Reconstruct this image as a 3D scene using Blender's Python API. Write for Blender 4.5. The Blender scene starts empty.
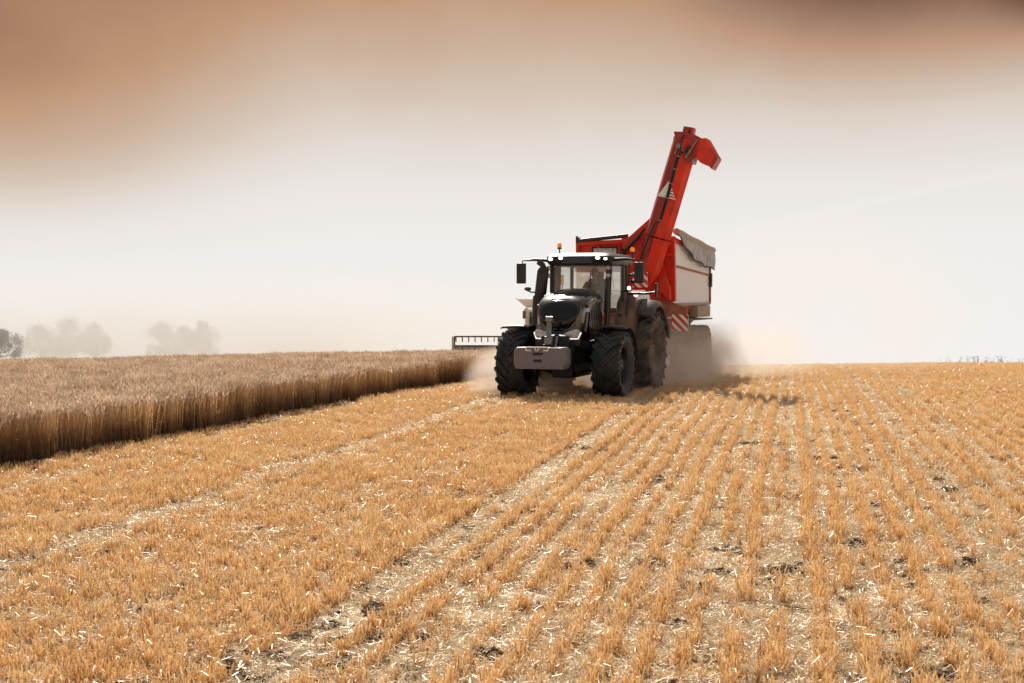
import bpy, bmesh, math, random
import numpy as np
from mathutils import Vector, Matrix, Euler, noise as mnoise

R = math.radians
random.seed(7)
rng = np.random.default_rng(11)
scene = bpy.context.scene
COL = scene.collection
HCAM = 2.33

# ------------------------------------------------------------------ materials
def new_mat(name):
    m = bpy.data.materials.new(name)
    m.use_nodes = True
    nt = m.node_tree
    return m, nt, nt.nodes, nt.links, nt.nodes['Principled BSDF']

def ramp(nodes, stops):
    r = nodes.new('ShaderNodeValToRGB')
    cr = r.color_ramp
    while len(cr.elements) < len(stops):
        cr.elements.new(0.5)
    for e, (p, c) in zip(cr.elements, stops):
        e.position = p
        e.color = (*c, 1)
    return r

def pmat(name, col, rough=.5, metal=0, coat=0, col2=None, nscale=6, spec=.5, dust=0, dustcol=(.36, .26, .18), bump=0, bscale=60, lo=.4, hi=.6):
    """paint, rubber, steel ...: base colour broken up by noise, dust that gathers on the lower part and in patches"""
    m, nt, N, L, b = new_mat(name)
    tc = N.new('ShaderNodeTexCoord')
    nz = N.new('ShaderNodeTexNoise')
    nz.inputs['Scale'].default_value = nscale
    nz.inputs['Detail'].default_value = 6
    L.new(tc.outputs['Object'], nz.inputs['Vector'])
    c2 = col2 or tuple(c * .72 for c in col)
    r = ramp(N, [(lo, col), (hi + .1, c2)])
    L.new(nz.outputs['Fac'], r.inputs['Fac'])
    out = r.outputs['Color']
    b.inputs['Roughness'].default_value = rough
    b.inputs['Metallic'].default_value = metal
    b.inputs['Coat Weight'].default_value = coat
    b.inputs['Coat Roughness'].default_value = .08
    b.inputs['Specular IOR Level'].default_value = spec
    if dust > 0:
        n2 = N.new('ShaderNodeTexNoise')
        n2.inputs['Scale'].default_value = 3.1
        n2.inputs['Detail'].default_value = 8
        n2.inputs['Roughness'].default_value = .68
        L.new(tc.outputs['Object'], n2.inputs['Vector'])
        mr = N.new('ShaderNodeMapRange')
        mr.inputs[1].default_value = .62 - .35 * dust
        mr.inputs[2].default_value = .80 - .2 * dust
        mr.inputs[4].default_value = min(1, .45 + .5 * dust)
        L.new(n2.outputs['Fac'], mr.inputs[0])
        mx = N.new('ShaderNodeMix'); mx.data_type = 'RGBA'
        L.new(mr.outputs[0], mx.inputs[0])
        L.new(out, mx.inputs[6])
        mx.inputs[7].default_value = (*dustcol, 1)
        out = mx.outputs[2]
        m2 = N.new('ShaderNodeMapRange')
        m2.inputs[3].default_value = rough
        m2.inputs[4].default_value = .85
        L.new(mr.outputs[0], m2.inputs[0])
        L.new(m2.outputs[0], b.inputs['Roughness'])
    L.new(out, b.inputs['Base Color'])
    if bump:
        n3 = N.new('ShaderNodeTexNoise'); n3.inputs['Scale'].default_value = bscale
        L.new(tc.outputs['Object'], n3.inputs['Vector'])
        bp = N.new('ShaderNodeBump'); bp.inputs['Strength'].default_value = bump; bp.inputs['Distance'].default_value = .02
        L.new(n3.outputs['Fac'], bp.inputs['Height'])
        L.new(bp.outputs['Normal'], b.inputs['Normal'])
    return m

def emit_mat(name, col, s):
    m, nt, N, L, b = new_mat(name)
    b.inputs['Base Color'].default_value = (*col, 1)
    b.inputs['Emission Color'].default_value = (*col, 1)
    b.inputs['Emission Strength'].default_value = s
    b.inputs['Roughness'].default_value = .15
    return m

def glass_mat(name, tint=(.82, .88, .86), refl=.35, film=.1):
    m, nt, N, L, b = new_mat(name)
    N.remove(b)
    out = N['Material Output']
    tr = N.new('ShaderNodeBsdfTransparent'); tr.inputs[0].default_value = (*tint, 1)
    gl = N.new('ShaderNodeBsdfGlossy'); gl.inputs['Roughness'].default_value = .04
    df = N.new('ShaderNodeBsdfDiffuse'); df.inputs[0].default_value = (.66, .68, .66, 1)
    fr = N.new('ShaderNodeFresnel'); fr.inputs['IOR'].default_value = 1.5
    mu = N.new('ShaderNodeMath'); mu.operation = 'ADD'; mu.inputs[1].default_value = refl * .3; mu.use_clamp = True
    L.new(fr.outputs[0], mu.inputs[0])
    a = N.new('ShaderNodeMixShader'); L.new(mu.outputs[0], a.inputs[0]); L.new(tr.outputs[0], a.inputs[1]); L.new(gl.outputs[0], a.inputs[2])
    nz = N.new('ShaderNodeTexNoise'); nz.inputs['Scale'].default_value = 4
    mr = N.new('ShaderNodeMapRange'); mr.inputs[3].default_value = film * .4; mr.inputs[4].default_value = film * 1.6
    L.new(nz.outputs['Fac'], mr.inputs[0])
    tl = N.new('ShaderNodeBsdfTranslucent'); tl.inputs[0].default_value = (.80, .78, .74, 1)
    dt = N.new('ShaderNodeMixShader'); dt.inputs[0].default_value = .6; L.new(df.outputs[0], dt.inputs[1]); L.new(tl.outputs[0], dt.inputs[2])
    c = N.new('ShaderNodeMixShader'); L.new(mr.outputs[0], c.inputs[0]); L.new(a.outputs[0], c.inputs[1]); L.new(dt.outputs[0], c.inputs[2])
    L.new(c.outputs[0], out.inputs['Surface'])
    return m

M = {}
M['rubber'] = pmat('tyre_rubber', (.013, .018, .021), .5, col2=(.035, .042, .046), nscale=9, dust=.42, dustcol=(.13, .105, .085), bump=.3, spec=.35)
M['rubber_dusty'] = pmat('dusty_tyre_rubber', (.018, .019, .02), .75, col2=(.06, .05, .042), nscale=4, dust=.55, dustcol=(.24, .185, .14), bump=.3)
M['rim_black'] = pmat('black_rim_paint', (.012, .013, .014), .4, dust=.3, dustcol=(.12, .09, .07))
M['rim_dusty'] = pmat('dusty_rim_paint', (.10, .08, .065), .7, dust=.7, dustcol=(.28, .22, .17))
M['black'] = pmat('black_gloss_paint', (.006, .007, .008), .16, coat=.45, spec=.2, nscale=2)
M['bonnet'] = pmat('dark_metallic_paint', (.032, .027, .025), .30, metal=.6, coat=1, nscale=2, col2=(.018, .015, .014))
M['bronze'] = pmat('bronze_paint', (.26, .165, .12), .32, metal=.35, coat=.6, nscale=3)
M['plastic'] = pmat('black_plastic', (.016, .018, .020), .45, dust=.25, dustcol=(.10, .08, .065))
M['fender'] = pmat('dusty_black_plastic', (.035, .034, .033), .38, dust=.55, dustcol=(.22, .18, .15))
M['chassis'] = pmat('dark_cast_iron', (.010, .012, .013), .6, dust=.25, dustcol=(.08, .06, .05))
M['steel'] = pmat('worn_steel', (.28, .27, .26), .38, metal=.9, dust=.3)
M['weight'] = pmat('grey_weight_paint', (.185, .17, .20), .42, col2=(.16, .14, .155), dust=.12, dustcol=(.26, .22, .2))
M['muffler'] = pmat('brown_grey_muffler', (.045, .038, .036), .5, metal=.3, dust=.3, dustcol=(.10, .08, .07))
M['red'] = pmat('red_paint', (.80, .032, .008), .5, coat=.1, spec=.3, col2=(.52, .026, .010), nscale=2.6, dust=.22, dustcol=(.42, .16, .09))
M['red_dark'] = pmat('dark_red_paint_and_shade', (.40, .022, .014), .45, coat=.1, nscale=2, dust=.15, dustcol=(.30, .12, .08))
M['red_dusty'] = pmat('dusty_red_paint', (.42, .05, .025), .7, dust=.75, dustcol=(.40, .27, .18))
M['panel'] = pmat('white_panel', (.88, .90, 1.0), .5, col2=(.84, .86, .95), nscale=1.2)
M['tarp'] = pmat('grey_tarpaulin', (.52, .54, .60), .75, col2=(.28, .29, .32), nscale=5, bump=.2, bscale=9)
M['roll'] = pmat('pale_roll_cloth', (.46, .40, .36), .7, col2=(.36, .30, .27))
M['white'] = pmat('white_paint', (.90, .89, .87), .4, col2=(.84, .82, .80))
M['warn_red'] = pmat('reflective_red', (.70, .03, .02), .35)
M['box'] = pmat('dusty_steel_box', (.42, .35, .31), .7, dust=.6, dustcol=(.38, .29, .22))
M['hose'] = pmat('black_hose', (.012, .012, .012), .5)
M['mirror'] = pmat('mirror_glass', (.10, .14, .15), .06, metal=.9)
M['lamp'] = emit_mat('lit_lamp_lens', (1, .93, .82), 4)
M['lens'] = pmat('clear_lens', (.55, .54, .53), .1, coat=1, col2=(.25, .25, .25), nscale=18)
M['drl'] = emit_mat('chrome_light_strip', (1, .97, .93), .8)
M['amber'] = emit_mat('amber_beacon_lens', (.95, .30, .03), .35)
M['redlamp'] = emit_mat('red_lamp_lens', (.85, .05, .02), .3)
M['glass'] = glass_mat('cab_glass')
M['screen'] = glass_mat('windscreen_glass', film=.10)
M['rear_glass'] = glass_mat('dusty_rear_glass', film=.62)
M['cloth'] = pmat('dark_green_shirt', (.05, .062, .055), .85, col2=(.035, .045, .04), nscale=12)
M['trousers'] = pmat('dark_blue_trousers', (.02, .026, .04), .9)
M['skin'] = pmat('skin', (.42, .24, .17), .55, nscale=14, col2=(.36, .2, .14))
M['hair'] = pmat('brown_hair', (.07, .045, .03), .8)
M['eye'] = pmat('eye', (.03, .025, .02), .3)
M['seat'] = pmat('seat_cloth', (.05, .05, .05), .9)
M['hz_dark'] = pmat('dusty_header_steel', (.14, .12, .10), .6, dust=.4)
M['hz_body'] = pmat('hazed_dusty_harvester_paint', (.80, .76, .70), .6, col2=(.72, .67, .60), dust=.2, dustcol=(.66, .58, .5))  # distance haze is put into this pale base colour, along with dust
M['bark'] = pmat('bark', (.10, .075, .055), .9)

# ------------------------------------------------------------------ mesh helpers
def add_box(bm, c, s, rot=(0, 0, 0), bev=0, seg=2):
    mt = Matrix.Translation(c) @ Euler(rot).to_matrix().to_4x4() @ Matrix.Diagonal((s[0], s[1], s[2], 1))
    g = bmesh.ops.create_cube(bm, size=1, matrix=mt)
    if bev > 0:
        es = list({e for v in g['verts'] for e in v.link_edges})
        bmesh.ops.bevel(bm, geom=es, offset=bev, segments=seg, profile=.6, affect='EDGES')

def add_loft(bm, rings, caps=True, closed=True):
    vr = [[bm.verts.new(p) for p in r] for r in rings]
    n = len(vr[0])
    for a, b in zip(vr, vr[1:]):
        for i in range(n if closed else n - 1):
            j = (i + 1) % n
            try: bm.faces.new((a[i], a[j], b[j], b[i]))
            except ValueError: pass
    if caps and closed:
        bm.faces.new(vr[0][::-1]); bm.faces.new(vr[-1])
    return vr

def add_tube(bm, pts, r, n=8, caps=True):
    pts = [Vector(p) for p in pts]
    rs = r if isinstance(r, (list, tuple)) else [r] * len(pts)
    rings = []
    up = None
    for i, p in enumerate(pts):
        a = pts[max(0, i - 1)]; b = pts[min(len(pts) - 1, i + 1)]
        t = (b - a).normalized()
        if up is None:
            up = Vector((0, 0, 1)) if abs(t.z) < .9 else Vector((0, 1, 0))
        u = t.cross(up).normalized()
        v = u.cross(t).normalized()
        up = v
        rings.append([p + (u * math.cos(2 * math.pi * k / n) + v * math.sin(2 * math.pi * k / n)) * rs[i] for k in range(n)])
    add_loft(bm, rings, caps)

def add_prism(bm, poly, axis, a, b):
    """poly in the plane across AXIS ('x': (y, z); 'y': (x, z); 'z': (x, y)), extruded from a to b"""
    def P(p, t):
        return {'x': (t, p[0], p[1]), 'y': (p[0], t, p[1]), 'z': (p[0], p[1], t)}[axis]
    add_loft(bm, [[P(p, a) for p in poly], [P(p, b) for p in poly]])

def add_lathe_x(bm, prof, n=48, cx=0, cy=0, cz=0):
    rings = []
    for k in range(n):
        a = 2 * math.pi * k / n
        rings.append([bm.verts.new((cx + x, cy + r * math.cos(a), cz + r * math.sin(a))) for x, r in prof])
    for k in range(n):
        A, B = rings[k], rings[(k + 1) % n]
        for i in range(len(prof) - 1):
            bm.faces.new((A[i], A[i + 1], B[i + 1], B[i]))

def add_sphere(bm, c, r, sc=(1, 1, 1), u=14, v=9):
    mt = Matrix.Translation(c) @ Matrix.Diagonal((r * sc[0], r * sc[1], r * sc[2], 1))
    bmesh.ops.create_uvsphere(bm, u_segments=u, v_segments=v, radius=1, matrix=mt)

def obj(name, bm, mat, parent=None, angle=38, loc=None, kind=None, label=None):
    me = bpy.data.meshes.new(name)
    bmesh.ops.remove_doubles(bm, verts=bm.verts, dist=1e-5)
    bmesh.ops.recalc_face_normals(bm, faces=bm.faces)
    bm.to_mesh(me); bm.free()
    if angle:
        me.polygons.foreach_set('use_smooth', [True] * len(me.polygons))
        me.set_sharp_from_angle(angle=R(angle))
    me.materials.append(mat)
    o = bpy.data.objects.new(name, me)
    COL.objects.link(o)
    if parent: o.parent = parent
    if loc: o.location = loc
    if kind: o['kind'] = kind
    if label: o['label'] = label
    return o

def B(): return bmesh.new()

def thing(name, label, cat, loc=(0, 0, 0), rz=0, group=None):
    o = bpy.data.objects.new(name, None)
    o.empty_display_size = .3
    COL.objects.link(o)
    o.location = loc; o.rotation_euler = (0, 0, rz)
    o['label'] = label; o['category'] = cat
    if group: o['group'] = group
    return o

def empty_part(name, parent, loc=(0, 0, 0), rot=(0, 0, 0)):
    o = bpy.data.objects.new(name, None)
    COL.objects.link(o); o.parent = parent; o.location = loc; o.rotation_euler = rot
    return o

# ------------------------------------------------------------------ terrain
def smooth(t):
    t = np.clip(t, 0, 1); return t * t * (3 - 2 * t)

def gz(x, y):
    x = np.asarray(x, float); y = np.asarray(y, float)
    w = smooth((x + 3) / 9.)
    y0 = 28.4 + 3.2 * w
    cap = .0435 + .010 * w
    k = .00087
    t = np.maximum(0, y - y0)
    tc = cap / (2 * k)
    z = -np.where(t < tc, k * t * t, k * tc * tc + cap * (t - tc))
    z = z + .10 * smooth((x - 8) / 12.) * smooth((y - 15) / 30.)
    z = z - .36 * smooth(-x / 22. - .02)
    z = z + .012 * np.sin(x * .9 + y * .21) * np.sin(y * .37 - x * .3)
    return z

ROW = R(11)
def rowv(x, y): return x * math.cos(ROW) - y * math.sin(ROW)
def rowu(x, y): return x * math.sin(ROW) + y * math.cos(ROW)
def edge_x(y):
    """x of the standing crop's edge"""
    y = np.asarray(y, float)
    e = np.interp(y, [-20, 0, 19.6, 26.9, 40.9, 55, 75, 108], [-18.5, -12.8, -7.06, -4.77, -.92, 2.0, 6.2, 9.0])
    return e + .05 * np.sin(y * 2.3) + .04 * np.sin(y * 5.1) + .16 * (vnoise(y, y * 0, .35, 77) - .5)

def vnoise(x, y, s, seed=0):
    """value noise on arrays, 0..1"""
    x = np.asarray(x) / s; y = np.asarray(y) / s
    xi = np.floor(x).astype(np.int64); yi = np.floor(y).astype(np.int64)
    fx = x - xi; fy = y - yi
    fx = fx * fx * (3 - 2 * fx); fy = fy * fy * (3 - 2 * fy)
    def h(a, b):
        n = (a * 374761393 + b * 668265263 + seed * 974634777) & 0x7fffffff
        n = ((n ^ (n >> 13)) * 1274126177) & 0x7fffffff
        return ((n ^ (n >> 16)) & 0xffff) / 65535.
    return (h(xi, yi) * (1 - fx) + h(xi + 1, yi) * fx) * (1 - fy) + (h(xi, yi + 1) * (1 - fx) + h(xi + 1, yi + 1) * fx) * fy

# bright lanes along the rows (v centre, half width)
LANES = [(-6.5, .26), (-6.0, .08), (-3.05, .22), (-2.10, .17), (-1.35, .06), (-.62, .05), (0.0, .11), (.62, .05), (1.84, .17), (2.75, .13), (3.9, .10), (5.6, .16), (-4.6, .06), (7.6, .12), (-9.3, .15)]
def lane(v, u):
    wob = .05 * np.sin(u * .5 + v) + .06 * (vnoise(u, v * 0 + 3, 2.2, 5) - .5)
    m = np.zeros_like(v)
    for c, hw in LANES:
        hwv = hw * (.55 + .9 * vnoise(u, u * 0 + c * 7.3, 1.6, 9))
        m = np.maximum(m, np.clip(1.25 - np.abs(v + wob - c) / hwv, 0, 1))
    return m

def row_spacing(v): return np.where(v < -3.4, .16, .27)

def make_ground():
    ys = np.concatenate([np.arange(-30, 5, 1.5), np.arange(5, 30, .09), np.arange(30, 48, .2), np.arange(48, 75, .6), np.arange(75, 130, 3), np.geomspace(130, 1500, 26)])
    xs = np.concatenate([-np.geomspace(1300, 26, 24), np.arange(-25, -8, .5), np.arange(-8, 8, .09), np.arange(8, 25, .35), np.geomspace(26, 1300, 24)])
    X, Y = np.meshgrid(xs, ys)
    Z = gz(X, Y)
    near = np.clip(1 - (Y - 40) / 20, 0, 1) * (Y > 0) * (np.abs(X) < 24)
    Z += near * (.035 * (vnoise(X, Y, .22, 2) - .5) + .03 * (vnoise(X, Y, .6, 3) - .5))
    nx, ny = len(xs), len(ys)
    co = np.stack([X, Y, Z], -1).reshape(-1, 3)
    idx = np.arange(nx * ny).reshape(ny, nx)
    f = np.stack([idx[:-1, :-1], idx[:-1, 1:], idx[1:, 1:], idx[1:, :-1]], -1).reshape(-1, 4)
    me = bpy.data.meshes.new('ground')
    me.from_pydata(co.tolist(), [], f.tolist())
    me.polygons.foreach_set('use_smooth', [True] * len(me.polygons))
    at = me.attributes.new('lane', 'FLOAT', 'POINT')
    at.data.foreach_set('value', lane(rowv(X, Y), rowu(X, Y)).reshape(-1).astype(np.float32))
    xf, yf = X.reshape(-1), Y.reshape(-1)
    sel = (yf > 5) & (yf < 62) & (np.abs(xf) < .4 * yf + 2)
    so_ = np.zeros(len(xf)); so_[sel] = np.clip(1.5 - clod_dist(xf[sel], yf[sel]) / .07, 0, 1)
    at = me.attributes.new('soil', 'FLOAT', 'POINT'); at.data.foreach_set('value', so_.astype(np.float32))
    m, nt, N, L, b = new_mat('field_soil_and_chaff')
    geo = N.new('ShaderNodeNewGeometry')
    def nz(s, d=5, r=.6, stretch=None):
        n = N.new('ShaderNodeTexNoise'); n.inputs['Scale'].default_value = s; n.inputs['Detail'].default_value = d; n.inputs['Roughness'].default_value = r
        L.new(geo.outputs['Position'], n.inputs['Vector'])
        return n
    a = nz(22, 6, .7)
    r1 = ramp(N, [(.28, (.40, .24, .12)), (.40, (.76, .56, .34)), (.52, (.93, .80, .60)), (.72, (.97, .90, .75))])
    L.new(a.outputs['Fac'], r1.inputs['Fac'])
    n2 = nz(1.3, 4)
    r2 = ramp(N, [(.3, (.80, .68, .55)), (.7, (1.0, .97, .93))])
    L.new(n2.outputs['Fac'], r2.inputs['Fac'])
    mx = N.new('ShaderNodeMix'); mx.data_type = 'RGBA'; mx.blend_type = 'MULTIPLY'; mx.inputs[0].default_value = 1
    L.new(r1.outputs[0], mx.inputs[6]); L.new(r2.outputs[0], mx.inputs[7])
    att = N.new('ShaderNodeAttribute'); att.attribute_name = 'lane'
    r3 = ramp(N, [(.30, (.60, .45, .30)), (.46, (.92, .83, .67)), (.7, (.96, .90, .78))])
    L.new(a.outputs['Fac'], r3.inputs['Fac'])
    m3 = N.new('ShaderNodeMix'); m3.data_type = 'RGBA'
    L.new(att.outputs['Fac'], m3.inputs[0]); L.new(mx.outputs[2], m3.inputs[6]); L.new(r3.outputs[0], m3.inputs[7])
    at2 = N.new('ShaderNodeAttribute'); at2.attribute_name = 'soil'
    m4 = N.new('ShaderNodeMix'); m4.data_type = 'RGBA'; mm = N.new('ShaderNodeMath'); mm.operation = 'MULTIPLY'; mm.inputs[1].default_value = .6
    L.new(at2.outputs['Fac'], mm.inputs[0]); L.new(mm.outputs[0], m4.inputs[0]); L.new(m3.outputs[2], m4.inputs[6]); m4.inputs[7].default_value = (.12, .07, .042, 1)
    L.new(m4.outputs[2], b.inputs['Base Color'])
    b.inputs['Roughness'].default_value = .95; b.inputs['Specular IOR Level'].default_value = .1
    bp = N.new('ShaderNodeBump'); bp.inputs['Strength'].default_value = .45; bp.inputs['Distance'].default_value = .03
    L.new(a.outputs['Fac'], bp.inputs['Height']); L.new(bp.outputs['Normal'], b.inputs['Normal'])
    me.materials.append(m)
    o = bpy.data.objects.new('ground', me); COL.objects.link(o)
    o['kind'] = 'structure'

# ------------------------------------------------------------------ straw material + scatter
def straw_mat(name, lows, highs, trans=.45, patch=.35, tr_tint=(1, .62, .28), gloss=.07):
    """stalks: colour from root to tip by the vertex attribute 'h', varied per clump and over the field; light shines through"""
    m, nt, N, L, b = new_mat(name)
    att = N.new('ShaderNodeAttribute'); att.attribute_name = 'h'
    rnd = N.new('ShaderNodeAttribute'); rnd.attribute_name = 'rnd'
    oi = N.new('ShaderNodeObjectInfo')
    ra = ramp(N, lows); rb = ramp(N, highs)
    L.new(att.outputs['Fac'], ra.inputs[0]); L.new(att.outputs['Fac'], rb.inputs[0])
    add = N.new('ShaderNodeMath'); add.operation = 'ADD'
    L.new(rnd.outputs['Fac'], add.inputs[0]); L.new(oi.outputs['Random'], add.inputs[1])
    geo = N.new('ShaderNodeNewGeometry')
    nz = N.new('ShaderNodeTexNoise'); nz.inputs['Scale'].default_value = patch; nz.inputs['Detail'].default_value = 5
    L.new(geo.outputs['Position'], nz.inputs['Vector'])
    ad2 = N.new('ShaderNodeMath'); ad2.operation = 'MULTIPLY_ADD'; ad2.inputs[1].default_value = 2.2; ad2.inputs[2].default_value = -1.6
    L.new(nz.outputs['Fac'], ad2.inputs[0])
    ad3 = N.new('ShaderNodeMath'); ad3.operation = 'ADD'; L.new(add.outputs[0], ad3.inputs[0]); L.new(ad2.outputs[0], ad3.inputs[1])
    mr = N.new('ShaderNodeMapRange'); mr.inputs[1].default_value = -.1; mr.inputs[2].default_value = 1.1
    L.new(ad3.outputs[0], mr.inputs[0])
    mx = N.new('ShaderNodeMix'); mx.data_type = 'RGBA'
    L.new(mr.outputs[0], mx.inputs[0]); L.new(ra.outputs[0], mx.inputs[6]); L.new(rb.outputs[0], mx.inputs[7])
    df = N.new('ShaderNodeBsdfDiffuse'); L.new(mx.outputs[2], df.inputs[0])
    tl = N.new('ShaderNodeBsdfTranslucent')
    mt = N.new('ShaderNodeMix'); mt.data_type = 'RGBA'; mt.blend_type = 'MULTIPLY'; mt.inputs[0].default_value = 1
    L.new(mx.outputs[2], mt.inputs[6]); mt.inputs[7].default_value = (*tr_tint, 1)
    L.new(mt.outputs[2], tl.inputs[0])
    gl = N.new('ShaderNodeBsdfGlossy'); gl.inputs['Roughness'].default_value = .33; gl.inputs[0].default_value = (1, .95, .85, 1)
    s1 = N.new('ShaderNodeMixShader'); s1.inputs[0].default_value = trans
    L.new(df.outputs[0], s1.inputs[1]); L.new(tl.outputs[0], s1.inputs[2])
    s2 = N.new('ShaderNodeMixShader'); s2.inputs[0].default_value = gloss
    L.new(s1.outputs[0], s2.inputs[1]); L.new(gl.outputs[0], s2.inputs[2])
    N.remove(b)
    L.new(s2.outputs[0], N['Material Output'].inputs['Surface'])
    return m

class Soup:
    """quads with the attributes h (root to tip) and rnd"""
    def __init__(s): s.v = []; s.f = []; s.h = []; s.r = []
    def strip(s, pts, widths, side, hs, rnd):
        n0 = len(s.v)
        for p, w, h in zip(pts, widths, hs):
            s.v.append(p - side * w / 2); s.v.append(p + side * w / 2)
            s.h += [h, h]; s.r += [rnd, rnd]
        for i in range(len(pts) - 1):
            a = n0 + 2 * i
            s.f.append((a, a + 1, a + 3, a + 2))
    def mesh(s, name, mat):
        me = bpy.data.meshes.new(name)
        me.from_pydata([tuple(v) for v in s.v], [], s.f)
        for nm, arr in (('h', s.h), ('rnd', s.r)):
            a = me.attributes.new(nm, 'FLOAT', 'POINT'); a.data.foreach_set('value', arr)
        me.materials.append(mat)
        return me

def proto_collection(name, meshes):
    c = bpy.data.collections.new(name)      # never linked to the scene: it only holds the kinds of tuft that the scatter picks from
    for i, me in enumerate(meshes):
        c.objects.link(bpy.data.objects.new(f'{name}_{i:02d}', me))
    return c

def scatter(name, label, pts, rots, scl, coll, nkinds, mat):
    me = bpy.data.meshes.new(name)
    me.vertices.add(len(pts))
    me.vertices.foreach_set('co', np.asarray(pts, np.float32).reshape(-1))
    a = me.attributes.new('rot', 'FLOAT_VECTOR', 'POINT'); a.data.foreach_set('vector', np.asarray(rots, np.float32).reshape(-1))
    a = me.attributes.new('scl', 'FLOAT_VECTOR', 'POINT'); a.data.foreach_set('vector', np.asarray(scl, np.float32).reshape(-1))
    a = me.attributes.new('idx', 'INT', 'POINT'); a.data.foreach_set('value', rng.integers(0, nkinds, len(pts)).astype(np.int32))
    me.materials.append(mat)
    o = bpy.data.objects.new(name, me); COL.objects.link(o)
    o['kind'] = 'stuff'; o['label'] = label; o['category'] = name.replace('_', ' ')
    ng = bpy.data.node_groups.new(name, 'GeometryNodeTree')
    ng.interface.new_socket('Geometry', in_out='INPUT', socket_type='NodeSocketGeometry')
    ng.interface.new_socket('Geometry', in_out='OUTPUT', socket_type='NodeSocketGeometry')
    N, L = ng.nodes, ng.links
    gi = N.new('NodeGroupInput'); go = N.new('NodeGroupOutput')
    ci = N.new('GeometryNodeCollectionInfo'); ci.inputs[0].default_value = coll
    ci.inputs['Separate Children'].default_value = True; ci.inputs['Reset Children'].default_value = True
    ip = N.new('GeometryNodeInstanceOnPoints'); ip.inputs['Pick Instance'].default_value = True
    def att(nm, t):
        n = N.new('GeometryNodeInputNamedAttribute'); n.data_type = t; n.inputs['Name'].default_value = nm
        return n.outputs['Attribute']
    L.new(gi.outputs[0], ip.inputs['Points']); L.new(ci.outputs[0], ip.inputs['Instance'])
    L.new(att('idx', 'INT'), ip.inputs['Instance Index'])
    L.new(att('rot', 'FLOAT_VECTOR'), ip.inputs['Rotation'])
    L.new(att('scl', 'FLOAT_VECTOR'), ip.inputs['Scale'])
    L.new(ip.outputs[0], go.inputs[0])
    o.modifiers.new('scatter', 'NODES').node_group = ng
    return o

def rnd_vec(s=1): return Vector((random.gauss(0, s), random.gauss(0, s), random.gauss(0, s)))

# stubble
m_stub = straw_mat('stubble_straw',  # very dark roots paint in the shadow gaps between the rows
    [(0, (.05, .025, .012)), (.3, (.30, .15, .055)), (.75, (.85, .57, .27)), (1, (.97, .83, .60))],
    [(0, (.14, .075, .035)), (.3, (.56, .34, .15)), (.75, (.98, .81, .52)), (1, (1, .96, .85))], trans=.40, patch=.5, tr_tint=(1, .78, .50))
def stub_mesh(i):
    s = Soup()
    for k in range(random.randint(11, 15)):
        h = random.uniform(.07, .165)
        a = random.uniform(0, 6.28)
        base = Vector((random.gauss(0, .019), random.gauss(0, .04), -.01))
        lean = Vector((random.gauss(0, .16), random.gauss(0, .16), 1)).normalized()
        side = Vector((math.cos(a), math.sin(a), 0)); w = random.uniform(.0045, .0075)
        rn = random.choice([random.random() * .35, random.random() * .35, .9])
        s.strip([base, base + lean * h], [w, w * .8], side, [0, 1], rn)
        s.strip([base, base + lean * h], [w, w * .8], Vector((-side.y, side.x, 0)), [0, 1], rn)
    for k in range(random.randint(3, 6)):    # bent leaves and broken stalks
        a = random.uniform(0, 6.28); d = Vector((math.cos(a), math.sin(a), 0))
        base = Vector((random.gauss(0, .03), random.gauss(0, .04), random.uniform(.0, .06)))
        l = random.uniform(.05, .11)
        p = [base, base + d * l * .4 + Vector((0, 0, l * .7)), base + d * l + Vector((0, 0, l * random.uniform(-.1, .6)))]
        s.strip(p, [.006, .007, .003], Vector((-d.y, d.x, 0)), [.5, .9, 1], random.random() * .5)
    return s.mesh(f'stubble_tuft_{i}', m_stub)
NS = 14
c_stub = proto_collection('stubble_tufts', [stub_mesh(i) for i in range(NS)])

def in_view(x, y, mx=6):
    return (np.abs(x) < .375 * y + mx) & (y > 5.6)

n = 9000
yy = 7 + 52 * rng.random(n) ** 1.3; xx = rng.uniform(-1, 1, n) * (.375 * yy + 1)
vv, uu = rowv(xx, yy), rowu(xx, yy)
pr = .10 + .18 * (vnoise(xx, yy, 1.1, 51) > .70) + .26 * (np.abs(vv - 1.2) < .5) * (vnoise(uu, vv, .9, 52) > .5) + .20 * (np.abs(vv + 6.3) < .35) + .10 * (np.abs(vv + 3) < .5)
k = (xx > edge_x(yy) + .2) & (rng.random(n) < pr)
xx, yy = xx[k], yy[k]; n = len(xx); print('clods', n)
CX, CY = xx, yy
from mathutils import kdtree
KD = kdtree.KDTree(len(CX))
for i in range(len(CX)): KD.insert((CX[i], CY[i], 0), i)
KD.balance()
def clod_dist(x, y): return np.array([KD.find((a, b, 0))[2] for a, b in zip(x, y)])
def near_clod(x, y, r=.075):
    return np.array([KD.find((a, b, 0))[2] < r for a, b in zip(x, y)])
make_ground()
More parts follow.
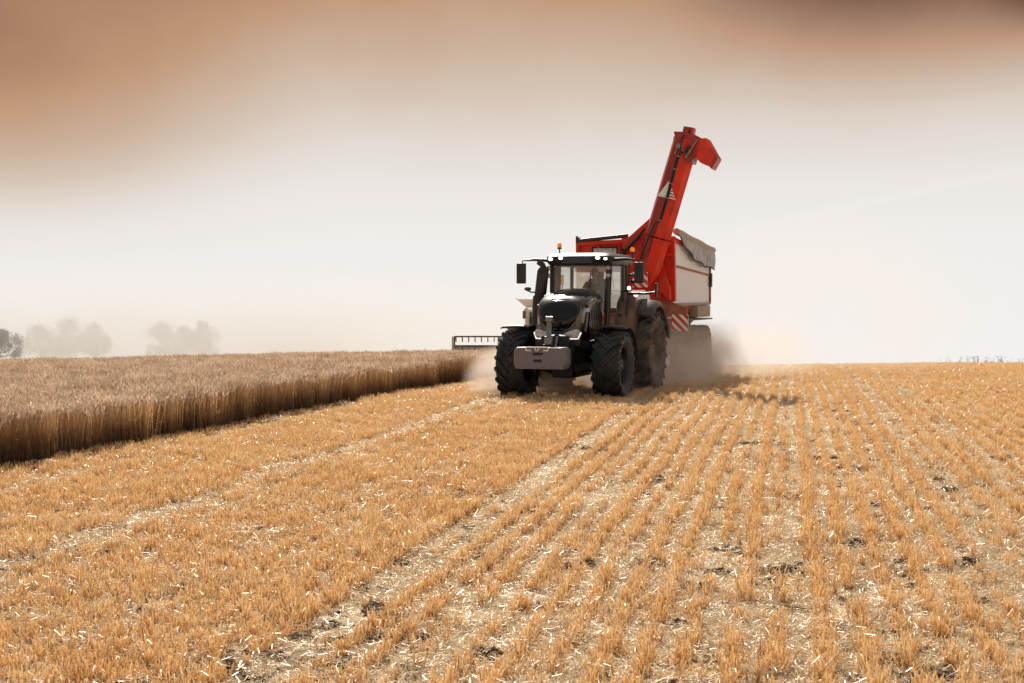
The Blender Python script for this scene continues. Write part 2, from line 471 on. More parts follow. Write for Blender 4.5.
def stubble_points():
    P = []
    for region, sp, step in (('l', .155, .060), ('r', .275, .040)):
        vs = np.arange(-24 if region == 'l' else -3.35, -3.35 if region == 'l' else 22, sp)
        for v0 in vs:
            u = np.arange(5, 74, step)
            u = u + rng.uniform(-.5, .5, len(u)) * step
            v = v0 + rng.normal(0, .018 if region == 'r' else .04, len(u)) + .02 * np.sin(u * .7 + v0 * 3)
            x = v * math.cos(ROW) + u * math.sin(ROW); y = -v * math.sin(ROW) + u * math.cos(ROW)
            keep = in_view(x, y) & (x > edge_x(y) + .06)
            u, v, x, y = u[keep], v[keep], x[keep], y[keep]
            if not len(u): continue
            ln = lane(v, u)
            dens = np.where(v < -3.4, .84, .95) - .85 * ln - .75 * (vnoise(x, y, .20, 21) > .76) - .22 * (vnoise(x, y, 1.3, 22) > .74) - .4 * (vnoise(x, y, .45, 24) > .82)
            # chaff-covered and trampled spots, seen mostly near the middle lane
            dens -= .35 * (vnoise(u * .5, v, .35, 23) > .70)
            far = np.clip((y - 30) / 30, 0, 1)
            k = rng.random(len(u)) < dens * (1 - .35 * far)
            P.append(np.stack([x[k], y[k], v[k]], -1))
    # strays between the rows
    n = 26000
    y = 6.5 + 60 * rng.random(n) ** 1.3; x = rng.uniform(-1, 1, n) * (.375 * y + 2)
    k = (x > edge_x(y) + .06) & ((rowv(x, y) < -3.4) | (rng.random(n) < .22)) & (rng.random(n) > lane(rowv(x, y), rowu(x, y)))
    P.append(np.stack([x[k], y[k], rowv(x, y)[k]], -1))
    P = np.concatenate(P)
    return P[~near_clod(P[:, 0], P[:, 1]) | (rng.random(len(P)) < .25)]
P = stubble_points()
print('stubble', len(P))
n = len(P)
z = gz(P[:, 0], P[:, 1])
hs = (.80 + .45 * vnoise(P[:, 0], P[:, 1], .8, 31)) * rng.uniform(.8, 1.15, n)
hs *= np.where(P[:, 2] < -3.4, 1.0, 1.04) * np.where(rng.random(n) < .12, .55, 1)
hs *= np.where((np.abs(P[:, 0] - P[:, 1] * .02 - .6) < 2) & (P[:, 1] > 30) & (P[:, 1] < 50) & (rng.random(n) < .5), .6, 1)
sx = rng.uniform(.9, 1.25, n) * (1 + np.clip((P[:, 1] - 25) / 40, 0, .8))
rot = np.stack([rng.normal(0, .16, n), rng.normal(0, .16, n), rng.choice([-ROW, math.pi - ROW], n) + rng.normal(0, .3, n)], -1)
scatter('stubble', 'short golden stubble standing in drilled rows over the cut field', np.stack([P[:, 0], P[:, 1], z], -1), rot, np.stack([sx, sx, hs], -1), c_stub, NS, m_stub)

# straw litter on the soil
m_lit = straw_mat('straw_litter', [(0, (.62, .44, .25)), (1, (.82, .66, .44))], [(0, (.92, .80, .60)), (1, (.97, .90, .76))], trans=.22, patch=1.2, tr_tint=(1, .90, .72), gloss=.055)
def litter_mesh(i):
    s = Soup()
    for k in range(60):
        a = random.uniform(0, 6.28); l = random.uniform(.02, .07) * (2.2 if random.random() < .06 else 1)
        d = Vector((math.cos(a), math.sin(a), random.gauss(0, .22))).normalized()
        c = Vector((random.gauss(0, .085), random.gauss(0, .085), random.uniform(.004, .028)))
        side = d.cross(Vector((random.gauss(0, .5), random.gauss(0, .5), 1))).normalized()
        s.strip([c - d * l / 2, c + d * l / 2], [random.uniform(.0022, .0045)] * 2, side, [random.random()] * 2, random.random() * .6)
    return s.mesh(f'litter_patch_{i}', m_lit)
NL = 12
c_lit = proto_collection('litter_patches', [litter_mesh(i) for i in range(NL)])
n = 250000
yy = 6.5 + (68 - 6.5) * rng.random(n) ** 1.35
xx = rng.uniform(-1, 1, n) * (.375 * yy + 6)
vv, uu = rowv(xx, yy), rowu(xx, yy)
ln = lane(vv, uu)
k = (xx > edge_x(yy) + .05) & (~near_clod(xx, yy, .09) | (rng.random(n) < .2)) & (rng.random(n) < .48 + .6 * ln + .35 * (vnoise(xx, yy, .5, 41) > .6))
xx, yy = xx[k], yy[k]; n = len(xx); print('litter', n)
ls = rng.uniform(.8, 1.4, n) * (1 + np.clip((yy - 25) / 40, 0, .8))
scatter('straw_litter', 'pale chopped straw and chaff lying between the stubble rows', np.stack([xx, yy, gz(xx, yy) + .004 + .10 * rng.random(n) * (rng.random(n) < .06)], -1),
        np.stack([rng.normal(0, .08, n), rng.normal(0, .08, n), rng.uniform(0, 6.28, n)], -1), np.stack([ls] * 3, -1), c_lit, NL, m_lit)

# dark soil clods
m_clod = pmat('dark_soil', (.10, .055, .03), .95, col2=(.26, .155, .085), nscale=40, bump=.5, bscale=90)
def clod_mesh(i):
    bm = B()
    for q in range(random.randint(8, 16)):
        add_c = Vector((random.gauss(0, .055), random.gauss(0, .035), .01))
        r = random.uniform(.008, .028)
        g = bmesh.ops.create_icosphere(bm, subdivisions=2, radius=r, matrix=Matrix.Translation(add_c))
        for v in g['verts']:
            v.co = add_c + (v.co - add_c) * (1 + .9 * mnoise.noise(v.co * 70 + Vector((i, q, 0))))
            v.co.z = add_c.z + (v.co.z - add_c.z) * .7
    me = bpy.data.meshes.new(f'clod_{i}'); bm.to_mesh(me); bm.free(); me.materials.append(m_clod); return me
c_clod = proto_collection('clod_kinds', [clod_mesh(i) for i in range(8)])
xx, yy = CX, CY
n = len(xx)
cs = np.clip(rng.lognormal(-.05, .45, n), .35, 1.8)
scatter('soil_clods', 'dark crumbled soil clods scattered among the stubble', np.stack([xx, yy, gz(xx, yy) + .01], -1),
        np.stack([0 * xx, 0 * xx, rng.uniform(0, 6.28, n)], -1), np.stack([cs * 1.25, cs, cs * 1.1], -1), c_clod, 8, m_clod)

# standing wheat
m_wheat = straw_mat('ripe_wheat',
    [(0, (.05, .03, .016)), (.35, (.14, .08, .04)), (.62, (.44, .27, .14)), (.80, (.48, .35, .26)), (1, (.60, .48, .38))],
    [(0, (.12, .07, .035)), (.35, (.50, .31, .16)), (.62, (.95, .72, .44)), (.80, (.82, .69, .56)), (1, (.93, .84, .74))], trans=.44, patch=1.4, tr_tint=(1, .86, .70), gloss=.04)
def wheat_mesh(i):
    s = Soup()
    for k in range(40):
        H = random.gauss(.80, .035)
        b0 = Vector((random.uniform(-.17, .17), random.uniform(-.17, .17), 0))
        la = random.gauss(0, .06); lb = random.gauss(0, .06)
        a = random.uniform(0, 6.28); side = Vector((math.cos(a), math.sin(a), 0))
        rn = random.choice([random.random() * .4, random.random() * .4, .8])
        top = b0 + Vector((la * H, lb * H, H * .9))
        s.strip([b0, b0 + Vector((la * H * .3, lb * H * .3, H * .45)), top], [.0045, .0045, .0035], side, [0, .42, .76], rn)
        # ear, nodding
        nd = random.uniform(0, 6.28); nv = Vector((math.cos(nd), math.sin(nd), 0)); bend = random.uniform(.1, .8)
        p = [top]; d = Vector((la, lb, 1)).normalized()
        for q in range(3):
            d = (d + nv * bend * .5 + Vector((0, 0, -bend * .25))).normalized()
            p.append(p[-1] + d * .03)
        for sd in (nv.cross(Vector((0, 0, 1))), (nv + Vector((0, 0, .5))).normalized()):
            s.strip(p, [.006, .015, .014, .004], sd, [.8, .9, 1, 1], rn)
        for q in range(3):    # awns
            e = p[1 + q % 2]; dd = (d + rnd_vec(.25)).normalized()
            s.strip([e, e + dd * .06], [.0022, .0008], dd.cross(Vector((1, .3, .2))).normalized(), [1, 1], rn + .3)
        if random.random() < .55:   # dry leaf
            hh = random.uniform(.25, .62) * H; dd = Vector((math.cos(a + 1), math.sin(a + 1), 0)); st = b0 + Vector((la * hh, lb * hh, hh))
            l = random.uniform(.06, .14)
            s.strip([st, st + dd * l * .5 + Vector((0, 0, l * .3)), st + dd * l + Vector((0, 0, -l * .5))], [.006, .009, .002], dd.cross(Vector((0, 0, 1))), [hh / .9, hh / .9, hh / .9], rn)
    return s.mesh(f'wheat_tuft_{i}', m_wheat)
NW = 12
c_wheat = proto_collection('wheat_tufts', [wheat_mesh(i) for i in range(NW)])
pts = []
for y0 in np.arange(9, 107, .24):
    stp = .24 if y0 < 60 else .34
    x0 = np.arange(-.375 * y0 - 3, float(edge_x(y0)), stp)
    if len(x0):
        pts.append(np.stack([x0 + rng.uniform(-.1, .1, len(x0)), y0 + rng.uniform(-.1, .1, len(x0))], -1))
# a denser ragged front along the cut edge
ye = np.arange(9, 106, .09)
pts.append(np.stack([edge_x(ye) - .14 + rng.normal(0, .06, len(ye)), ye], -1))
W = np.concatenate(pts)
W = W[W[:, 0] > -.375 * W[:, 1] - 3]
n = len(W); print('wheat', n)
wh = (.96 + .10 * (vnoise(W[:, 0], W[:, 1], 1.6, 61) - .5) + .20 * (vnoise(W[:, 0], W[:, 1], .40, 62) - .5)) * rng.uniform(.95, 1.06, n)
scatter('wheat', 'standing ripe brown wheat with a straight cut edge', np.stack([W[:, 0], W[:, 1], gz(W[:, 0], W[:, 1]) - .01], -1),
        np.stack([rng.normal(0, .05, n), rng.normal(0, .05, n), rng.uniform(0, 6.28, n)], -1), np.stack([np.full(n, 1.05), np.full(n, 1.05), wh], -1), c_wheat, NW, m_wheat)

# thin weeds on the crest
s = Soup()
for k in range(70):
    cx = random.choice([19.5, 21.0, 22.4, 23.4, 24.1, 27.5]) + random.gauss(0, .5); cy = 60 + random.gauss(0, .8)
    b0 = Vector((cx, cy, float(gz(cx, cy))))
    for q in range(3):
        d = Vector((random.gauss(0, .25), random.gauss(0, .1), 1)).normalized(); h = random.uniform(.15, .42)
        s.strip([b0, b0 + d * h], [.014, .006], Vector((1, 0, 0)), [0, 1], .2)
        tip = b0 + d * h
        for w in range(3):
            dd = Vector((random.gauss(0, .8), 0, random.uniform(.2, 1))).normalized()
            s.strip([tip, tip + dd * .07], [.012, .008], Vector((.4, 0, .6)), [.2, .3], .1)
m_weed = pmat('dry_weed', (.25, .2, .15), .9)
o = bpy.data.objects.new('weeds', s.mesh('weeds', m_weed)); COL.objects.link(o)
o['kind'] = 'stuff'; o['label'] = 'thin dry weeds poking above the stubble on the crest'; o['category'] = 'weeds'

# ------------------------------------------------------------------ wheels
def tyre_bm(Rr, W, rim, nl=19, lugh=.05):
    bm = B()
    h = W / 2
    prof = [(-h * .72, rim - .01), (-h * .80, rim + .03), (-h * .99, rim + (Rr - rim) * .45), (-h * 1.0, rim + (Rr - rim) * .62), (-h * .93, Rr - lugh - .055), (-h * .80, Rr - lugh - .022),
            (-h * .4, Rr - lugh - .004), (0, Rr - lugh), (h * .4, Rr - lugh - .004), (h * .80, Rr - lugh - .022), (h * .93, Rr - lugh - .055), (h * 1.0, rim + (Rr - rim) * .62), (h * .99, rim + (Rr - rim) * .45), (h * .80, rim + .03), (h * .72, rim - .01)]
    add_lathe_x(bm, prof, 64)
    for sg in (-1, 1):
        for k in range(nl):
            f0 = 2 * math.pi * k / nl + (math.pi / nl if sg > 0 else 0)
            rings = []
            for t, rt, ww in ((-.03, Rr - .004, .026), (.25, Rr, .030), (.55, Rr - .004, .034), (.85, Rr - .016, .038), (1.0, Rr - .032, .042), (1.06, Rr - .10, .040), (1.045, Rr - .17, .03)):
                x = sg * (.01 + t * (h - .01)) if t <= 1.0 else sg * h * (1.03 if t > 1.05 else 1.01)
                f = f0 + (.46 * min(t, 1) ** .85 if t > 0 else 0) * (.82 / Rr)
                rb = (Rr - lugh - .04) if t <= 1.0 else rt - .001
                if t > 1.0:
                    xi = sg * h * .9
                    pr = [(xi, rt, -ww), (x, rt, -ww * .8), (x, rt, ww * .8), (xi, rt, ww)]
                else:
                    pr = [(x, rb, -ww * 1.2), (x, rt, -ww * .8), (x, rt, ww * .8), (x, rb, ww * 1.2)]
                ring = []
                for px, pr_, tw in pr:
                    a = f + tw / Rr
                    ring.append((px, -pr_ * math.cos(a), pr_ * math.sin(a)))
                rings.append(ring)
            add_loft(bm, rings)
    return bm

def rim_bm(rim, W, sg, bolts=10):
    bm = B(); h = W / 2
    prof = [(-sg * h * .70, rim), (sg * h * .70, rim), (sg * h * .74, rim + .025), (sg * h * .70, rim - .012), (sg * h * .30, rim - .05), (sg * h * .16, rim * .72), (sg * h * .26, rim * .50), (sg * h * .30, rim * .40), (sg * h * .62, rim * .34), (sg * h * .66, rim * .28), (sg * h * .66, .001)]
    add_lathe_x(bm, prof, 40)
    for k in range(bolts):
        a = 2 * math.pi * k / bolts
        add_tube(bm, [(sg * h * .24, rim * .44 * math.cos(a), rim * .44 * math.sin(a)), (sg * h * .42, rim * .44 * math.cos(a), rim * .44 * math.sin(a))], .018, 6)
    for k in range(6):
        a = 2 * math.pi * k / 6 + .3
        add_tube(bm, [(sg * h * .60, rim * .2 * math.cos(a), rim * .2 * math.sin(a)), (sg * h * .72, rim * .2 * math.cos(a), rim * .2 * math.sin(a))], .014, 6)
    return bm

def wheel(parent, loc, Rr, W, rim, sg, mt, mr, nl=19, steer=0, phase=0):
    e = empty_part('wheel', parent, loc, (0, 0, steer))
    bm = tyre_bm(Rr, W, rim, nl)
    bmesh.ops.rotate(bm, verts=bm.verts, cent=(0, 0, 0), matrix=Matrix.Rotation(phase, 3, 'X'))
    obj('tyre', bm, mt, e, 30)
    obj('rim', rim_bm(rim, W, sg), mr, e, 35)
    return e

def frame_pt(x, y, rz, ox, oy):
    return (ox + x * math.cos(rz) - y * math.sin(rz), oy + x * math.sin(rz) + y * math.cos(rz))

# ------------------------------------------------------------------ tractor
YAW = R(-19)
TO = (1.235, 33.04)
def build_tractor():
    T = thing('tractor', 'large black tractor with grey front weight pulling a red grain cart', 'tractor', (TO[0], TO[1], float(gz(*TO)) - .04), YAW)
    # --- wheels
    for sg in (-1, 1):
        wheel(T, (sg * 1.15, 0, .81), .81, .66, .44, sg, M['rubber'], M['rim_black'], 18, phase=.13 * sg)
        wheel(T, (sg * 1.16, 2.95, 1.03), 1.03, .74, .55, sg, M['rubber_dusty'], M['rim_dusty'], 20, phase=.07 * sg)
    # --- chassis, axles, engine underside
    bm = B()
    add_box(bm, (0, 1.0, .98), (.50, 4.4, .42), bev=.05)
    add_box(bm, (0, 2.7, .98), (.75, 1.5, .62), bev=.1)
    add_box(bm, (0, .1, 1.30), (.62, 2.0, .40), bev=.04)
    add_box(bm, (0, -.62, 1.22), (.66, .5, .46), bev=.05)
    add_box(bm, (0, .55, .66), (.52, 1.6, .30), bev=.06)
    obj('chassis', bm, M['chassis'], T)
    bm = B()
    add_tube(bm, [(-1.0, 0, .81), (-.5, 0, .76), (-.2, 0, .74), (.2, 0, .74), (.5, 0, .76), (1.0, 0, .81)], [.12, .11, .19, .19, .11, .12], 12)
    for sg in (-1, 1):
        add_tube(bm, [(sg * .78, 0, .81), (sg * 1.0, 0, .81)], .20, 16)
        add_tube(bm, [(sg * .74, .05, 1.1), (sg * .74, -.02, .6)], .07, 8)
        add_tube(bm, [(sg * .2, -.22, .80), (sg * .75, -.2, .83)], .035, 8)
    obj('front_axle', bm, M['chassis'], T)
    bm = B()
    add_tube(bm, [(-1.0, 2.95, 1.03), (-.5, 2.95, 1.03), (0, 2.95, 1.03), (.5, 2.95, 1.03), (1.0, 2.95, 1.03)], [.17, .22, .36, .22, .17], 14)
    obj('rear_axle', bm, M['chassis'], T)
    # --- fuel tank / battery box beside the frame and cab steps
    for sg in (-1, 1):
        bm = B(); add_box(bm, (sg * .66, 1.45, .95), (.46, 1.15, .62), bev=.08)
        obj('fuel_tank', bm, M['plastic'], T)
    for sg in (-1, 1):
        bm = B()
        for yy in (1.35, 1.75):
            add_tube(bm, [(sg * 1.0, yy, 1.42), (sg * 1.10, yy, 1.0), (sg * 1.18, yy, .50)], .018, 6)
        for zz, xx in ((.50, 1.18), (.80, 1.13), (1.10, 1.08)):
            add_box(bm, (sg * xx, 1.55, zz), (.24, .44, .03), bev=.006)
        obj('step', bm, M['plastic'], T)
    # --- bonnet: lofted along y
    def ring(y, hw, zt, zb, r=.16, crown=.05):
        p = []
        p.append((-hw * .93, y, zb)); p.append((-hw, y, zb + .12)); p.append((-hw, y, zt - r - .12))
        for k in range(1, 5):
            a = math.pi - k * math.pi / 2 / 5
            p.append((-hw + r + r * math.cos(a) * 1.0, y, zt - r + r * math.sin(a) - crown * .6))
        for k in range(5):
            x = (-1 + 2 * (k + 1) / 6) * (hw - r)
            p.append((x, y, zt - crown * (x / hw) ** 2 * .8))
        for k in range(4, 0, -1):
            a = math.pi - k * math.pi / 2 / 5
            p.append((hw - r - r * math.cos(a) * 1.0, y, zt - r + r * math.sin(a) - crown * .6))
        p.append((hw, y, zt - r - .12)); p.append((hw, y, zb + .12)); p.append((hw * .93, y, zb))
        return p
    bm = B()
    add_loft(bm, [ring(-.56, .44, 2.04, 1.46), ring(-.50, .50, 2.20, 1.42), ring(-.38, .545, 2.32, 1.40), ring(-.12, .575, 2.43, 1.38), ring(.25, .59, 2.525, 1.38, .2, .08), ring(.65, .59, 2.59, 1.40, .2, .1), ring(1.08, .58, 2.60, 1.42, .2, .1)])
    obj('bonnet', bm, M['bonnet'], T, 40)
    # bulged black grille face on the nose, set proud of the bonnet
    bm = B()
    def face_outline(sc, y, dz=0):
        # shield: wide rounded top, narrowing to the lamps
        P_ = [(-.41, 1.84), (-.475, 2.00), (-.485, 2.14), (-.38, 2.255), (-.16, 2.32), (.16, 2.32), (.38, 2.255), (.485, 2.14), (.475, 2.00), (.41, 1.84), (.27, 1.69), (.10, 1.615), (-.10, 1.615), (-.27, 1.69)]
        cz = 1.96
        return [(x * sc, y + .35 + .36 * max(0, (cz + (z - cz) * sc - 1.86)) * 1.3, cz + (z - cz) * sc + dz) for x, z in P_]
    add_loft(bm, [face_outline(1, -.72), face_outline(1, -.93), face_outline(.93, -.985), face_outline(.7, -1.02), face_outline(.35, -1.035), face_outline(.08, -1.04)])
    obj('front_grille', bm, M['black'], T, 60)
    # bronze rim round the grille
    bm = B()
    o1 = face_outline(1.05, -.90); o1 = [Vector(p) for p in o1]
    add_tube(bm, o1 + [o1[0]], .020, 8, False)
    obj('grille_trim', bm, M['bronze'], T, 60)
    # lamps and light strips low on the nose
    NY = .33
    for sg in (-1, 1):
        bm = B()
        pl = [(sg * .12, 1.50), (sg * .17, 1.57), (sg * .43, 1.66), (sg * .49, 1.62), (sg * .49, 1.50), (sg * .34, 1.47)]
        add_prism(bm, [(x * 1.08, z_) for x, z_ in pl], 'y', -.88 + NY, -.965 + NY)
        hl = obj('headlight', bm, M['lens'], T)
        bm = B()
        add_tube(bm, [(sg * .06, -.985 + NY, 1.52), (sg * .17, -.99 + NY, 1.50), (sg * .32, -.985 + NY, 1.435), (sg * .50, -.97 + NY, 1.44), (sg * .56, -.93 + NY, 1.58)], .018, 6)
        obj('light_strip', bm, M['drl'], hl)
    bm = B()
    add_box(bm, (0, -.84 + NY, 1.44), (1.10, .16, .36), bev=.05)
    add_box(bm, (0, -.80 + NY, 1.20), (.74, .18, .28), bev=.04)
    obj('front_bumper', bm, M['plastic'], T)
    # bonnet side vents in bronze
    for sg in (-1, 1):
        bm = B()
        add_prism(bm, [(-.22, 2.20), (.45, 2.32), (1.0, 2.34), (1.0, 2.28), (.45, 2.26), (-.15, 2.13)], 'x', sg * .590, sg * .615)
        add_prism(bm, [(-.36, 1.60), (-.18, 2.04), (-.10, 2.04), (-.27, 1.60)], 'x', sg * .57, sg * .60)
        obj('side_trim', bm, M['bronze'], T)
        bm = B()
        for q in range(7):
            add_box(bm, (sg * .602, .0 + q * .15, 1.82), (.02, .11, .44), rot=(R(-14), 0, 0), bev=.004)
        obj('side_vent', bm, M['black'], T)
    # --- front linkage with weight
    bm = B()
    for sg in (-1, 1):
        add_prism(bm, [(-.85, 1.05), (-.95, 1.15), (-1.62, 1.0), (-1.66, .88), (-1.55, .86), (-.95, .95)], 'x', sg * .36, sg * .43)
        add_tube(bm, [(sg * .40, -.98, .75), (sg * .40, -1.5, .95)], .035, 8)
    add_box(bm, (0, -1.05, 1.02), (.70, .22, .22), bev=.03)
    add_box(bm, (0, -1.25, 1.28), (.20, .4, .10), bev=.02)
    obj('front_linkage', bm, M['chassis'], T)
    bm = B()
    add_tube(bm, [(.0, -1.30, 1.22), (-.01, -1.24, 1.55), (-.02, -1.16, 1.84)], [.075, .065, .055], 10)
    add_box(bm, (0, -1.28, 1.36), (.18, .12, .30), bev=.02)
    add_tube(bm, [(-.09, -1.16, 1.88), (.06, -1.16, 1.88)], .075, 12)
    add_tube(bm, [(.12, -1.20, 1.20), (.14, -1.1, 1.5)], .03, 8)
    obj('top_link', bm, M['steel'], T)
    bm = B()
    hx, zt, zb = .60, 1.28, .80
    poly = [(-hx + .06, zb), (-hx, zb + .10), (-hx + .01, zt - .07), (-hx + .07, zt), (hx - .07, zt), (hx - .01, zt - .07), (hx, zb + .10), (hx - .06, zb)]
    def ins(sc, y, dz=0): return [(x * sc, y, 1.04 + (z - 1.04) * sc + dz) for x, z in poly]
    add_loft(bm, [ins(.93, -1.45), ins(1, -1.52), ins(1, -1.93), ins(.965, -1.97)])
    w = obj('front_weight', bm, M['weight'], T)
    bm = B()
    for zz, ww in ((1.135, .115), (.985, .095)):
        add_box(bm, (-.03, -1.972, zz), (ww * 2, .012, .062), bev=.005)
    obj('slot', bm, M['hose'], w)
    bm = B()
    for (a, b_, c, d) in ((-.31, -.19, 1.20, 1.225), (-.31, -.285, 1.225, 1.27), (.19, .215, 1.225, 1.27), (.09, .215, 1.20, 1.225), (-.31, .215, 1.27, 1.29)):
        add_box(bm, ((a + b_) / 2, -1.974, (c + d) / 2), (b_ - a, .012, d - c))
    for sg in (-1, 1):
        add_box(bm, (-.05 + sg * .032, -1.976, 1.235), (.022, .014, .085), rot=(0, R(24) * sg, 0))
    obj('emblem', bm, M['white'], w)
    # --- front fenders
    for sg in (-1, 1):
        bm = B(); rings = []
        for k in range(12):
            a = R(76) + k / 11 * R(88)      # over the wheel and down behind it
            rr = .90
            y = -rr * math.cos(a); z_ = .83 + rr * math.sin(a)
            rings.append([(sg * .80, y, z_), (sg * 1.12, y, z_ + .015), (sg * 1.46, y, z_ - .005), (sg * 1.53, y, z_ - .05), (sg * 1.50, y * .985, z_ - .06), (sg * 1.12, y * .985, z_ - .015), (sg * .80, y * .985, z_ - .02)])
        add_loft(bm, rings)
        add_tube(bm, [(sg * .72, .1, .95), (sg * .78, .3, 1.4), (sg * 1.0, .2, 1.68)], .025, 6)
        obj('front_fender', bm, M['plastic'], T)
    # --- rear fenders: bronze inner body, dusty extension above the tread
    for sg in (-1, 1):
        bm = B(); rings = []
        for k in range(14):
            a = R(132) - k / 13 * R(112)
            rr = 1.17 + .04 * math.sin(a)
            y = 2.95 + rr * math.cos(a) * .98; z_ = 1.03 + rr * math.sin(a) * 1.07
            y2 = 2.95 + (rr - .05) * math.cos(a) * .98; z2 = 1.03 + (rr - .05) * math.sin(a) * 1.07
            rings.append([(sg * 1.18, y, z_ + .02), (sg * 1.3, y, z_ + .01), (sg * 1.52, y, z_ - .05), (sg * 1.58, y, z_ - .13), (sg * 1.55, y2, z2 - .12), (sg * 1.3, y2, z2), (sg * 1.18, y2, z2)])
        add_loft(bm, rings)
        obj('rear_fender', bm, M['fender'], T)
        bm = B()
        pl = [(1.85, 1.35), (1.78, 1.85), (1.98, 2.25), (2.35, 2.48), (2.95, 2.56), (3.5, 2.42), (3.6, 1.9), (3.3, 1.4)]
        add_prism(bm, pl, 'x', sg * .72, sg * 1.17)
        obj('fender_side', bm, M['bronze'], T)
        bm = B(); add_tube(bm, [(sg * 1.0, 1.80, 1.9), (sg * 1.0, 1.84, 2.2), (sg * 1.0, 2.05, 2.42)], .016, 6)
        obj('grab_handle', bm, M['hose'], T)
    # --- cab
    bm = B()
    add_box(bm, (0, 2.0, 1.48), (1.42, 1.6, .22), bev=.05)
    add_box(bm, (0, 1.22, 1.9), (1.10, .10, .9), bev=.03)
    obj('cab_floor', bm, M['plastic'], T)
    A_b, A_t = (.66, 1.14, 1.42), (.70, 1.22, 3.22)
    Bb, Bt = (.80, 2.12, 1.5), (.80, 2.14, 3.22)
    Cb, Ct = (.70, 2.95, 1.9), (.70, 2.90, 3.22)
    for sg in (-1, 1):
        for (b_, t_, w_) in ((A_b, A_t, .055), (Bb, Bt, .05), (Cb, Ct, .05)):
            bm = B()
            mid = tuple((p + q) / 2 for p, q in zip(b_, t_))
            add_tube(bm, [(sg * b_[0], b_[1], b_[2]), (sg * (mid[0] + .015), mid[1], mid[2]), (sg * t_[0], t_[1], t_[2])], w_, 6)
            obj('pillar', bm, M['plastic'], T)
        bm = B()
        add_tube(bm, [(sg * (A_b[0] + .06), A_b[1] + .06, 1.56), (sg * (A_t[0] + .05), A_t[1] + .07, 3.14), (sg * .83, 2.05, 3.16), (sg * .84, 2.03, 1.56), (sg * (A_b[0] + .06), A_b[1] + .06, 1.56)], .028, 6, False)
        add_box(bm, (sg * .84, 1.88, 1.95), (.05, .18, .06), bev=.01)
        d = obj('door', bm, M['plastic'], T)
        bm = B()
        v = [bm.verts.new(p) for p in ((sg * (A_b[0] + .06), A_b[1] + .08, 1.58), (sg * .84, 2.03, 1.58), (sg * .83, 2.05, 3.14), (sg * (A_t[0] + .05), A_t[1] + .09, 3.12))]
        bm.faces.new(v); obj('pane', bm, M['glass'], d, 0)
        bm = B()
        v = [bm.verts.new(p) for p in ((sg * .79, 2.2, 2.4), (sg * .71, 2.9, 2.4), (sg * .71, 2.86, 3.18), (sg * .79, 2.2, 3.18))]
        bm.faces.new(v); obj('side_window', bm, M['glass'], T, 0)
    bm = B()
    g = []
    for k in range(7):
        x = -.62 + k * .2067
        yy = -.09 * (1 - (x / .62) ** 2)
        g.append(((x, 1.12 + yy, 1.95), (x * 1.04, 1.20 + yy, 3.20)))
    vb = [bm.verts.new(a) for a, b_ in g]; vt = [bm.verts.new(b_) for a, b_ in g]
    for k in range(6): bm.faces.new((vb[k], vb[k + 1], vt[k + 1], vt[k]))
    obj('windscreen', bm, M['screen'], T, 60)
    bm = B()
    v = [bm.verts.new(p) for p in ((-.64, 2.95, 2.1), (.64, 2.95, 2.1), (.64, 2.90, 3.18), (-.64, 2.90, 3.18))]
    bm.faces.new(v); obj('rear_window', bm, M['rear_glass'], T, 0)
    bm = B()
    add_tube(bm, [(.10, 1.02, 2.36), (.30, .99, 2.65), (.34, .99, 3.0)], .012, 6)
    obj('wiper', bm, M['hose'], T)
    # roof: crowned slab with a drooping front visor
    bm = B()
    def rr_(hw, y0, y1, z_, r=.16, fy=0):
        p = []
        for cx, cy, a0 in ((hw - r, y0 + r, -90), (hw - r, y1 - r, 0), (-hw + r, y1 - r, 90), (-hw + r, y0 + r, 180)):
            for k in range(5):
                a = R(a0 + k * 22.5)
                p.append((cx + r * math.cos(a), cy + r * math.sin(a), z_ + (.02 if cy < 1.6 else 0) * fy))
        return p
    add_loft(bm, [rr_(.72, 1.12, 3.0, 3.13), rr_(.79, 1.02, 3.08, 3.16), rr_(.82, .93, 3.12, 3.22, fy=1), rr_(.82, .95, 3.12, 3.36), rr_(.76, 1.05, 3.05, 3.42), rr_(.55, 1.3, 2.8, 3.45)])
    bmesh.ops.translate(bm, verts=bm.verts, vec=(.03, 0, 0))
    rf = obj('roof', bm, M['plastic'], T, 40)
    bm = B(); add_prism(bm, [(-.36, 3.19), (.40, 3.19), (.34, 3.36), (-.30, 3.36)], 'y', .925, .90)
    obj('sun_visor', bm, M['black'], rf)
    for x, y, zz, sc in ((-.64, .93, 3.29, 1.0), (-.38, .91, 3.31, .9), (.54, .90, 3.31, 1.0), (.72, .93, 3.29, .8)):
        bm = B(); add_box(bm, (x, y + .02, zz), (.17 * sc, .10, .09 * sc), bev=.02)
        wl = obj('work_lamp', bm, M['plastic'], T)
        bm = B(); add_sphere(bm, (x, y - .035, zz), .042 * sc, (1.35, .4, .8))
        obj('lens', bm, M['lamp'], wl)
    for sg in (-1, 1):
        for zz in (3.08, 2.90):
            bm = B()
            add_tube(bm, [(sg * .74, 1.05, zz), (sg * .74, 1.12, zz)], .055, 12)
            add_tube(bm, [(sg * .74, 1.12, zz), (sg * .72, 1.2, zz)], .02, 6)
            wl = obj('work_lamp', bm, M['steel'], T)
            bm = B(); add_sphere(bm, (sg * .74, 1.05, zz), .045, (1, .35, 1))
            obj('lens', bm, M['lens'], wl)
    # lit side lamp on the door pillar, above the fender
    bm = B(); add_box(bm, (1.10, 1.72, 2.60), (.12, .1, .12), bev=.02); add_tube(bm, [(.86, 2.05, 2.52), (1.1, 1.76, 2.55)], .02, 6)
    wl = obj('work_lamp', bm, M['plastic'], T)
